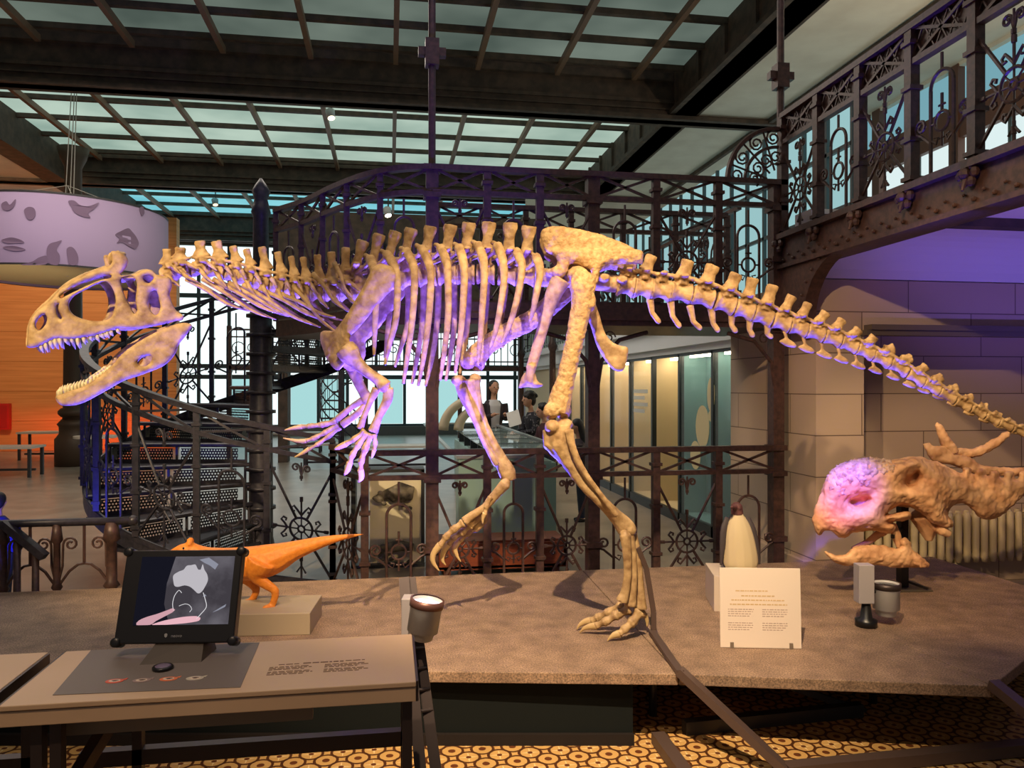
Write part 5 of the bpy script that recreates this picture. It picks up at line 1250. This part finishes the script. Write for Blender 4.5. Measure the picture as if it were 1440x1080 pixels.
# tables and stools far off
TT = mat('pale_table_top', lin(206,196,182), .45); TL = mat('dark_table_leg', lin(52,48,48), .5)
def table(x, y, w, d, h, label, rotz=0, grp=None):
    t = thing('bench_table', label, 'table', (x, y, 0), grp)
    MB().bx(x-w/2, x+w/2, y-d/2, y+d/2, h-.04, h).build('table_top', TT, t)
    for sx in (-1, 1):
        for sy in (-1, 1):
            MB().bx(x+sx*(w/2-.05)-.025, x+sx*(w/2-.05)+.025, y+sy*(d/2-.05)-.025, y+sy*(d/2-.05)+.025, 0, h-.04).build('leg', TL, t)
    m = MB(); m.bx(x-w/2+.05, x+w/2-.05, y-.02, y+.02, .1, .14); m.build('stretcher', TL, t); return t
p = onZ(8, 670, 0); table(p.x, p.y, 1.1, .6, .55, 'low pale topped table at the left edge by the orange wall')
p = onZ(55, 652, 0); table(p.x, 18.6, 1.6, .6, .62, 'long pale topped table against the orange wall beside the column')
p = onZ(470, 658, 0); table(p.x, p.y, 1.2, .5, .5, 'dark legged table under the end windows beyond the spiral stair')
p = onZ(405, 648, 0); table(p.x-.1, p.y+2.2, 1.3, .5, .5, 'farther pale table under the end windows right of the newel')
p = onZ(560, 655, 0); table(p.x, p.y-1, 1.4, .6, .5, 'far table below the small back staircase')
t = thing('round_table', 'small round pale table beside the large left column', 'table', onZ(134, 668, 0)); c = t.location
MB().lathe([(.001, .68), (.36, .68), (.36, .72), (.001, .72)], c, 24, cap=False).build('table_top', TT, t); MB().lathe([(.25, 0), (.25, .02), (.04, .05), (.035, .68)], c, 14).build('pedestal', TL, t, True)
# big left column
p = W(103, 545, 15.75); t = thing('hall_column', 'thick dark cast iron column in front of the orange wall', 'column', (p.x, p.y, 0))
c = (p.x, p.y, 0); CM = mat('column_iron', lin(84,66,52), .5, .2)
MB().lathe([(.34, 0), (.34, .55), (.3, .6), (.26, .66), (.26, .8), (.3, .85), (.22, .95)], c, 20).build('base', CM, t, True)
MB().lathe([(.2, .95), (.19, 1.15), (.17, 3.2), (.16, 6.1), (.25, 6.3), (.3, 6.5)], c, 20).build('shaft', CM, t, True)
m = MB(); m.lathe([(.22, 1.0), (.28, 1.06), (.28, 1.12), (.22, 1.18)], c, 20); m.build('collar', CM, t, True)
# drum lamp
DL = 13.6; c = W(95, 545, DL); RL = 1.63; zb, zt_ = 1.6+158*(DL-.2)/F-.03, 1.6+277*(DL-1.6)/F
t = thing('pendant_lamp', 'huge lilac drum lampshade printed with animal silhouettes hanging at the left', 'lamp', (c.x, c.y, zb))
cc = (c.x, c.y, 0); FAB = mat('lilac_fabric', lin(164,142,172), .85); PRN = mat('mauve_print', lin(128,104,128), .85)
MB().lathe([(RL, zb), (RL, zt_), (RL-.03, zt_), (RL-.03, zb)], cc, 72, cap=False).build('shade', FAB, t, True)
MB().lathe([(RL-.03, zb+.04), (.02, zb+.04)], cc, 64, cap=False).build('diffuser', mat('beige_diffuser', lin(206,190,150), .7), t)
m = MB(); m.lathe([(RL+.005, zb-.01), (RL+.005, zb+.02)], cc, 72, cap=False); m.lathe([(RL+.005, zt_-.02), (RL+.005, zt_+.01)], cc, 72, cap=False); m.build('rims', TL, t)
def on_drum(px, py):
    d = (Vector((px-CX, 0, 0)).x)/F; o = Vector((0, 0)); v = (RT*d+FW); v2 = Vector((v.x, v.y)); cv = Vector((c.x, c.y))
    A_, B_, C__ = v2.dot(v2), -2*v2.dot(cv), cv.dot(cv)-(RL+.006)**2; k = (-B_-math.sqrt(max(0, B_*B_-4*A_*C__)))/(2*A_)
    return Vector((v2.x*k, v2.y*k, ZC-(py-CY)/F*k))
def motif(poly):
    q = [tuple(p) for p in cr([Vector(p) for p in poly], 2, True)]; P = [on_drum(*p) for p in q]; m = MB(); n = len(P); ce = sum(P, Vector())/n
    f3 = geometry.tessellate_polygon([P]); outw = Vector((ce.x-c.x, ce.y-c.y, 0)).normalized()*.004
    m.add(P+[p+outw for p in P], [tuple(f) for f in f3]+[tuple(i+n for i in f) for f in f3]+[(i, (i+1) % n, n+(i+1) % n, n+i) for i in range(n)])
    m.build('printed_animal', PRN, t)
motif([(96,283),(104,282),(112,288),(120,290),(128,289),(139,285),(133,293),(124,300),(127,306),(118,305),(110,302),(104,298),(101,292)])     # bird
motif([(162,330),(170,325),(180,321),(186,326),(192,334),(195,343),(190,350),(182,347),(172,341),(164,342),(168,336)])     # fish
motif([(66,350),(70,343),(79,340),(87,338),(82,345),(80,352),(84,360),(82,372),(70,371),(66,362)])           # penguins
motif([(94,350),(100,347),(106,352),(110,362),(108,372),(98,372),(95,362)])
motif([(2,287),(9,283),(14,288),(22,280),(20,290),(12,296),(4,294)]); motif([(34,296),(40,291),(48,293),(50,302),(45,309),(38,307)]); motif([(45,368),(55,362),(66,360),(66,371),(40,373),(30,372)])
motif([(2,338),(14,334),(26,336),(34,341),(22,342),(10,342)]); motif([(4,348),(20,346),(36,351),(20,353)]); motif([(196,293),(201,291),(203,299),(199,304)])
m = MB()
for dx in (-.05, .03, .09): m.tube([(c.x+dx, c.y, zt_), (c.x+dx*.6+.1, c.y, GZ-.2)], .008, 5)
for k in range(4): a_ = k*pi/2+.4; m.tube([(c.x, c.y, zt_+.5), (c.x+RL*cos(a_), c.y+RL*sin(a_), zt_)], .006, 4)
m.build('cables', mat('cable_grey', lin(190,180,164), .5), t)
m = MB(); m.bx(c.x-.1, c.x+.16, c.y-.08, c.y+.08, GZ-.32, GZ-.15); m.ball((c.x-.2, c.y, GZ-.28), .09, 8); m.ball((c.x, c.y, zt_+.12), .08, 8); m.build('pulley', TL, t)
# spotlights on the ceiling
def headlamp(px, py, d, label, lit):
    p = W(px, py, d); t = thing('ceiling_spotlight', label, 'spotlight', p)
    m = MB(); m.lathe([(.07, 0), (.09, .16), (.05, .2)], p, 12, Vector((-.2, .4, 1))); m.build('barrel', mat('white_lamp', lin(190,190,186), .5), t, True)
    MB().lathe([(.001, -.004), (.068, -.004)], p, 12, Vector((-.2, .4, 1)), False).build('lens', emis('lamp_lit', (1, .86, .6, 1), lit), t)
    MB().tube([p+UP*.14, p+UP*.55], .015, 6).build('stem', TL, t)
headlamp(466, 166, 14.3, 'small white spotlight under the pale skylight above the neck', 3)
headlamp(303, 288, 20.6, 'small white spotlight under the far cyan skylight beside the newel', 1.5)
headlamp(546, 303, 16.0, 'glowing warm spotlight seen through the landing railing', 12)
# back staircase
c = W(480, 545, 15.0); t = thing('back_staircase', 'small dark spiral staircase silhouetted against the end windows', 'staircase', (c.x, c.y, 0))
m = MB(); m.lathe([(.06, 0), (.06, 2.5)], (c.x, c.y, 0), 8); m.build('newel', IRONBLUE, t)
m = MB(); R_ = .4
for i in range(14):
    a_ = -i*2*pi/12; z_ = .17*(i+1); m.prism([Vector((c.x+r_*cos(g), c.y+r_*sin(g), z_-.03)) for r_, g in ((.05, a_), (R_, a_), (R_, a_-.5), (.05, a_-.5))], UP*.03)
m.build('treads', IRONBLUE, t)
m = MB()
for i in range(28):
    a_ = -i*pi/12; z_ = .085*(i+1); m.tube([(c.x+R_*cos(a_), c.y+R_*sin(a_), z_), (c.x+R_*cos(a_), c.y+R_*sin(a_), z_+.8)], .008, 4)
for z_ in (0, .25, .5, .8): m.tube([(c.x+R_*cos(-i*pi/12), c.y+R_*sin(-i*pi/12), .085*(i+1)+z_) for i in range(28)], .014, 4)
m.build('railing', IRONBLUE, t)
t = thing('far_gallery_railing', 'thin iron railing along the far gallery in front of the end windows', 'railing', (0, 18.3, 2.1))
m = MB(); m.bx(-3.6, 3.3, 18.2, 18.8, 2.0, 2.1); m.build('deck', IRON, t)
m = MB(); m.bx(-3.6, 3.3, 18.22, 18.26, 2.9, 2.94); m.bx(-3.6, 3.3, 18.22, 18.26, 2.2, 2.23); m.bx(-3.6, 3.3, 18.22, 18.26, 2.74, 2.77); m.build('rails', IRON, t)
m = MB()
for x in np.arange(-3.6, 3.3, .16): m.bx(x-.01, x+.01, 18.23, 18.25, 2.1, 2.92)
for x in np.arange(-3.5, 3.3, .8): strokes(m, [(arc(x+.1, 2.5, .14, 0, 2*pi, 12), .012), (spiral(x+.4, 2.5, .14, 0, 1.3), .012)], lambda u, v: Vector((u, 18.24, v)))
m.build('bars', IRON, t)
for x, zz in ((-3.6, 3), (-.55, 2), (1.65, 2)): MB().bx(x-.05, x+.05, 18.2, 18.3, 0, zz).build('post', IRON, t)
m = thing('mounted_cabinet', 'red fire cabinet on the orange wall at the left edge', 'cabinet', onY(2, 604, 20.95)); p = m.location
MB().bx(p.x-.3, p.x+.22, 20.85, 20.98, p.z, p.z+.65).build('box', mat('fire_red', lin(200,30,20), .5), m); MB().bx(p.x-.25, p.x+.17, 20.84, 20.85, p.z+.05, p.z+.6).build('door', mat('fire_red_door', lin(184,26,20), .45), m)

# ================================================================ people
SKIN = mat('skin', lin(196,146,118), .55); HAIR = mat('black_hair', lin(24,20,20), .6)
def person(name, label, foot, h, face, jacket, shirt, trousers, hair='short', lean=0.0, arms='down', pat=None, skirt=False):
    """foot: point between the feet; h: height; face: horizontal direction they look"""
    f = Vector((cos(face), sin(face), 0)); s = Vector((-f.y, f.x, 0)); k = h/7.5; b = Vector(foot)
    t = thing(name, label, 'person', b)
    L = lambda fx, sx, z: b+f*((fx+max(0, z-3.6)*lean)*k)+s*sx*k+UP*z*k
    m = MB(); tb = lambda pts, r, n=10: m.tube([L(*p) for p in pts], [x*k for x in r], n)
    hc = L(.15, 0, 7.0)
    m.ball(hc, (.36*k, .42*k, .5*k), 14, (s, f, UP)); m.ball(L(.25, 0, 6.72), (.26*k, .3*k, .28*k), 10, (s, f, UP)); m.ball(L(.6, 0, 6.93), (.07*k, .1*k, .1*k), 8, (s, f, UP))
    for sg in (-1, 1): m.ball(L(.12, sg*.37, 6.95), (.05*k, .1*k, .13*k), 6, (s, f, UP))
    tb([(.05,0,6.7),(0,0,6.2),(0,0,5.9)], [.2,.2,.3])
    m.tube([L(0,0,p) for p in (3.6, 4.2, 4.9, 5.6, 6.0)], [(.55*k,.4*k), (.48*k,.36*k), (.58*k,.42*k), (.7*k,.4*k), (.35*k,.25*k)], 12, ref=f)
    hands = []
    for sg in (-1, 1):
        leg_ = [(0, sg*.35, 3.8), (.06, sg*.37, 2.1), (-.02, sg*.36, .35)]; tb(leg_, [.42,.28,.16]); tb([(-.1, sg*.36, .12), (.5, sg*.4, .1)], [.16,.13])
        if arms == 'down': a = [(0, sg*.85, 5.75), (-.05, sg*1.0, 4.5), (.25, sg*.95, 3.5)]
        elif arms == 'table': a = [(0, sg*.85, 5.7), (.35, sg*1.0, 4.7), (1.3, sg*.5, 4.55)]
        else: a = [(0, sg*.85, 5.75), (.1, sg*1.0, 4.6), (1.0, sg*.55, 4.9)]
        tb(a, [.24,.19,.12]); e = Vector(a[2]); d = (Vector(a[2])-Vector(a[1])).normalized()
        q = e+d*.35; tb([tuple(e), tuple(q)], [.13,.15])
        for i in range(4): o_ = Vector((0, (i-1.5)*.075, 0)); tb([tuple(q+o_), tuple(q+o_+d*(.2+.05*(i in (1, 2)))+Vector((0,0,-.03))), tuple(q+o_+d*.36+Vector((0,0,-.1)))], [.045,.042,.03], 6)
        tb([tuple(e+d*.15), tuple(e+d*.3+Vector((.05,-sg*.15,0))), tuple(e+d*.45+Vector((.05,-sg*.2,-.05)))], [.05,.05,.035], 6); hands.append(a)
    body = m.organic('body', SKIN, t, .011, 2)
    if shirt:
        m = MB(); m.tube([L(0,0,p) for p in (3.5, 4.2, 4.9, 5.6, 6.05)], [(.62*k,.48*k), (.56*k,.44*k), (.64*k,.49*k), (.75*k,.46*k), (.36*k,.3*k)], 14, ref=f); m.organic('shirt', shirt, t, .012, 2)
    if jacket:
        m = MB()
        for sg in (-1, 1):
            if shirt: m.tube([L(-.12, sg*.36, p) for p in (3.3, 4.2, 4.9, 5.6, 6.0)], [(.42*k,.52*k), (.38*k,.48*k), (.42*k,.52*k), (.46*k,.5*k), (.2*k,.25*k)], 12, ref=f)
            a = hands[0 if sg < 0 else 1]; m.tube([L(*p) for p in a], [.32*k, .27*k, .2*k], 10)
        if not shirt: m.tube([L(0,0,p) for p in (3.3, 4.2, 4.9, 5.6, 6.1)], [(.68*k,.52*k), (.6*k,.48*k), (.68*k,.53*k), (.8*k,.5*k), (.34*k,.3*k)], 14, ref=f)
        m.organic('jacket', jacket, t, .012, 2)
    m = MB()
    for sg in (-1, 1): m.tube([L(*p) for p in ((0, sg*.33, 3.8), (.06, sg*.37, 2.1), (-.02, sg*.36, .3))], [.5*k, .36*k, .27*k], 10)
    m.tube([L(0,0,3.4), L(0,0,4.0)], [(.62*k,.48*k), (.6*k,.46*k)], 12, ref=f); m.organic('trousers', trousers, t, .012, 2)
    m = MB()
    for sg in (-1, 1): m.tube([L(-.15, sg*.36, .1), L(.3, sg*.4, .1), L(.62, sg*.42, .08)], [.16*k, .18*k, .12*k], 10)
    m.organic('shoes', BLACK, t, .012, 2)
    m = MB(); rg = random.Random(len(label)); m.ball(L(.02, 0, 7.14), (.42*k, .46*k, .44*k), 12, (s, f, UP)); m.ball(L(-.18, 0, 6.95), (.4*k, .3*k, .45*k), 10, (s, f, UP))
    if hair == 'curly':
        for i in range(40):
            a_, e_ = rg.uniform(0, 2*pi), rg.uniform(.1, 1.4); q = Vector((-.05+.5*cos(a_)*cos(e_), .5*sin(a_)*cos(e_), 7.15+.45*sin(e_)))
            if q.x > .3 and q.z < 7.2: continue
            m.ball(L(*q), .13*k, 6)
    if hair == 'long': m.tube([L(-.2, 0, 7.0), L(-.3, 0, 6.3), L(-.32, 0, 5.4), L(-.3, 0, 4.9)], [(.42*k,.28*k), (.46*k,.26*k), (.42*k,.2*k), (.2*k,.1*k)], 12, ref=f)
    m.organic('hair', HAIR, t, .011, 1)
    m = MB()
    for sg in (-1, 1): m.ball(L(.52, sg*.15, 7.0), .045*k, 6)
    m.build('eyes', BLACK, t)
    m = MB(); m.tube([L(.52, -.12, 6.68), L(.55, 0, 6.67), L(.52, .12, 6.68)], .025*k, 6); m.build('mouth', mat('lips', lin(160,90,84), .5), t)
    return t
DARKJ = mat('dark_jacket', lin(52,42,48), .8); WHT = mat('white_shirt', lin(206,204,206), .8); NAVY = mat('navy_trousers', lin(36,36,62), .8)
PATT = mat('speckled_dark_shirt', lin(26,24,34), .8, col2=lin(150,146,150), scale=30, lo=.6, hi=.66); DRED = mat('dark_red_top', lin(70,34,38), .8); JEAN = mat('dark_jeans', lin(48,54,72), .8)
def gpt(px, d): q = W(px, 545, d); q.z = 0; return q
q = gpt(694, 13.4); person('person', 'standing person in white shirt and open dark jacket holding papers by the showcase', q, 1.72, math.radians(-75), DARKJ, WHT, NAVY, 'long', 0, 'papers')
pp = q+Vector((.32, -.55, .0))
tag(MB().obox(Vector((q.x+.28, q.y-.5, 1.08)), Vector((.11, .03, .03)), Vector((-.02, .06, .12)), Vector((0, -.0015, .001))).build('paper_sheet', mat('paper', lin(226,224,222), .7)), 'white sheet of paper held by the standing person in the white shirt', 'paper')
person('person', 'curly haired boy in dark speckled shirt leaning over the showcase', gpt(752, 11.6), 1.52, math.radians(195), PATT, None, JEAN, 'curly', .12, 'table')
person('person', 'child in dark red top behind the curly haired boy', gpt(770, 10.8), 1.36, math.radians(190), DRED, None, JEAN, 'curly', .1, 'table')
person('person', 'child with long black hair bending by the planted knee', gpt(819, 9.2), 1.22, math.radians(170), DARKJ, None, JEAN, 'long', .1, 'table')
person('person', 'dark haired child in blue jacket at the left edge behind the low railing', gpt(-2, 5.4), .86, math.radians(100), mat('blue_jacket', lin(40,40,120), .8), None, JEAN, 'short', 0, 'down')
# ================================================================ light
def spot(name, loc, aim, col, power, size=40, blend=.3, radius=.05):
    l = bpy.data.lights.new(name, 'SPOT'); l.energy = power; l.color = col; l.spot_size = math.radians(size); l.spot_blend = blend; l.shadow_soft_size = radius
    o = bpy.data.objects.new(name, l); COL.objects.link(o); o.location = loc
    d = Vector(aim)-Vector(loc); o.rotation_euler = d.to_track_quat('-Z', 'Y').to_euler(); return o
def area(name, loc, aim, col, power, sx, sy):
    l = bpy.data.lights.new(name, 'AREA'); l.energy = power; l.color = col; l.shape = 'RECTANGLE'; l.size = sx; l.size_y = sy
    o = bpy.data.objects.new(name, l); COL.objects.link(o); o.location = loc
    d = Vector(aim)-Vector(loc); o.rotation_euler = d.to_track_quat('-Z', 'Y').to_euler(); return o
w = bpy.data.worlds.new('world'); SC.world = w; w.use_nodes = True
w.node_tree.nodes['Background'].inputs[0].default_value = (.9, .92, 1, 1); w.node_tree.nodes['Background'].inputs[1].default_value = .10
WARM = (1, .74, .42); PEACH = (1, .70, .46); BLUE = (.10, .08, 1); VIO = (.38, .16, 1)
# warm theatre spots on the ceiling rails in front of the skeleton
KEY = RT*-.2+FW*.3+UP*5.0
spot('spot_key', KEY, S(800, 850), (1, .76, .5), 2300, 38, .9, .035)
spot('spot_warm_skull', (-3.0, 0.2, 4.6), S(150, 470), WARM, 1900, 26, .6)
spot('spot_warm_body', (3.0, .2, 4.8), S(840, 420), (1, .66, .32), 620, 22, .6)
spot('spot_warm_ribs', (1.2, -.6, 5.2), S(560, 400), (1, .68, .34), 420, 28, .8)
spot('spot_warm_tail', (1.4, 0.2, 4.6), S(1200, 500), WARM, 330, 30, .6)
spot('spot_warm_horned', (0.2, 0.6, 4.4), W(1400, 690, 4.7), (1, .68, .38), 620, 27, .4)
spot('spot_pillar', (-1.2, .8, 4.0), (3.75, 5.3, 1.15), (1, .68, .4), 700, 24, .35)
spot('spot_console', (-1.5, -.6, 5.0), (-.5, 2.0, .9), PEACH, 380, 34, .6)
area('fill_near', (0, 3.0, 6.6), (0, 3.6, 0), (1, .86, .72), 65, 7, 3)  # overhead fill added to lift the console, platform and iron; no real fitting
area('fill_beyond', (-3, 10.5, 6.4), (-3, 10.6, 0), (1, .88, .76), 350, 8, 4)  # another added fill, over the hall beyond the railing
# violet uplights
BLUE = (.07, .06, 1)
spot('uplight_body', S(590, 838, -.5), S(545, 430), (.09, .05, 1), 560, 84, .6)
spot('uplight_behind', S(640, 805, .7), S(650, 400), BLUE, 2200, 78, .6)
spot('uplight_skull', S(215, 900, -.25), S(195, 450, -.25), BLUE, 420, 70, .6)
spot('uplight_skull_far', S(300, 800, .8), S(190, 430, -.2), BLUE, 700, 60, .6)
spot('uplight_stair', (-2.6, 5.1, .4), W(160, 600, 7.0), (.1, .1, 1), 80, 60, .8)
spot('uplight_tail', S(1240, 812, -.05), S(1170, 470), BLUE, 420, 66, .6)
spot('uplight_hip', S(960, 830, .5), S(850, 420), BLUE, 260, 70, .6)
spot('uplight_horned', W(1165, 815, 3.9), W(1180, 700, 4.5), (1, .06, .4), 14, 34, .9)
spot('uplight_vault', (5.0, 3.1, .8), (5.2, 4.2, 2.7), (.2, .13, 1), 150, 96, .6)
spot('ceiling_wash', (6.6, 6.5, 4.4), (6.9, 9.5, 6.5), (1, .8, .55), 170, 130, .9)
# the far left: orange wall, red glow and the shade
spot('wall_washer', (-7.5, 15, 6.2), (-9, 21, 3.0), (1, .68, .4), 1000, 80, .8)
spot('red_glow', (-7.0, 18.5, .5), (-7.4, 21, .7), (1, .05, .02), 160, 110, .9)
spot('shade_wash', (-4.0, 6.5, 1.2), (-7.4, 14.0, 4.2), (.6, .45, 1), 190, 40, .8)
spot('shade_under', (-6.0, 13.5, 1.5), (-6.4, 14.0, 3.5), (1, .75, .4), 60, 90, .8)
spot('violet_on_boss', (1.4, 1.9, 2.7), H(*Z(220, 395), -.15), (.07, .035, 1), 1500, 8.5, .9)
SC.view_settings.exposure = 0
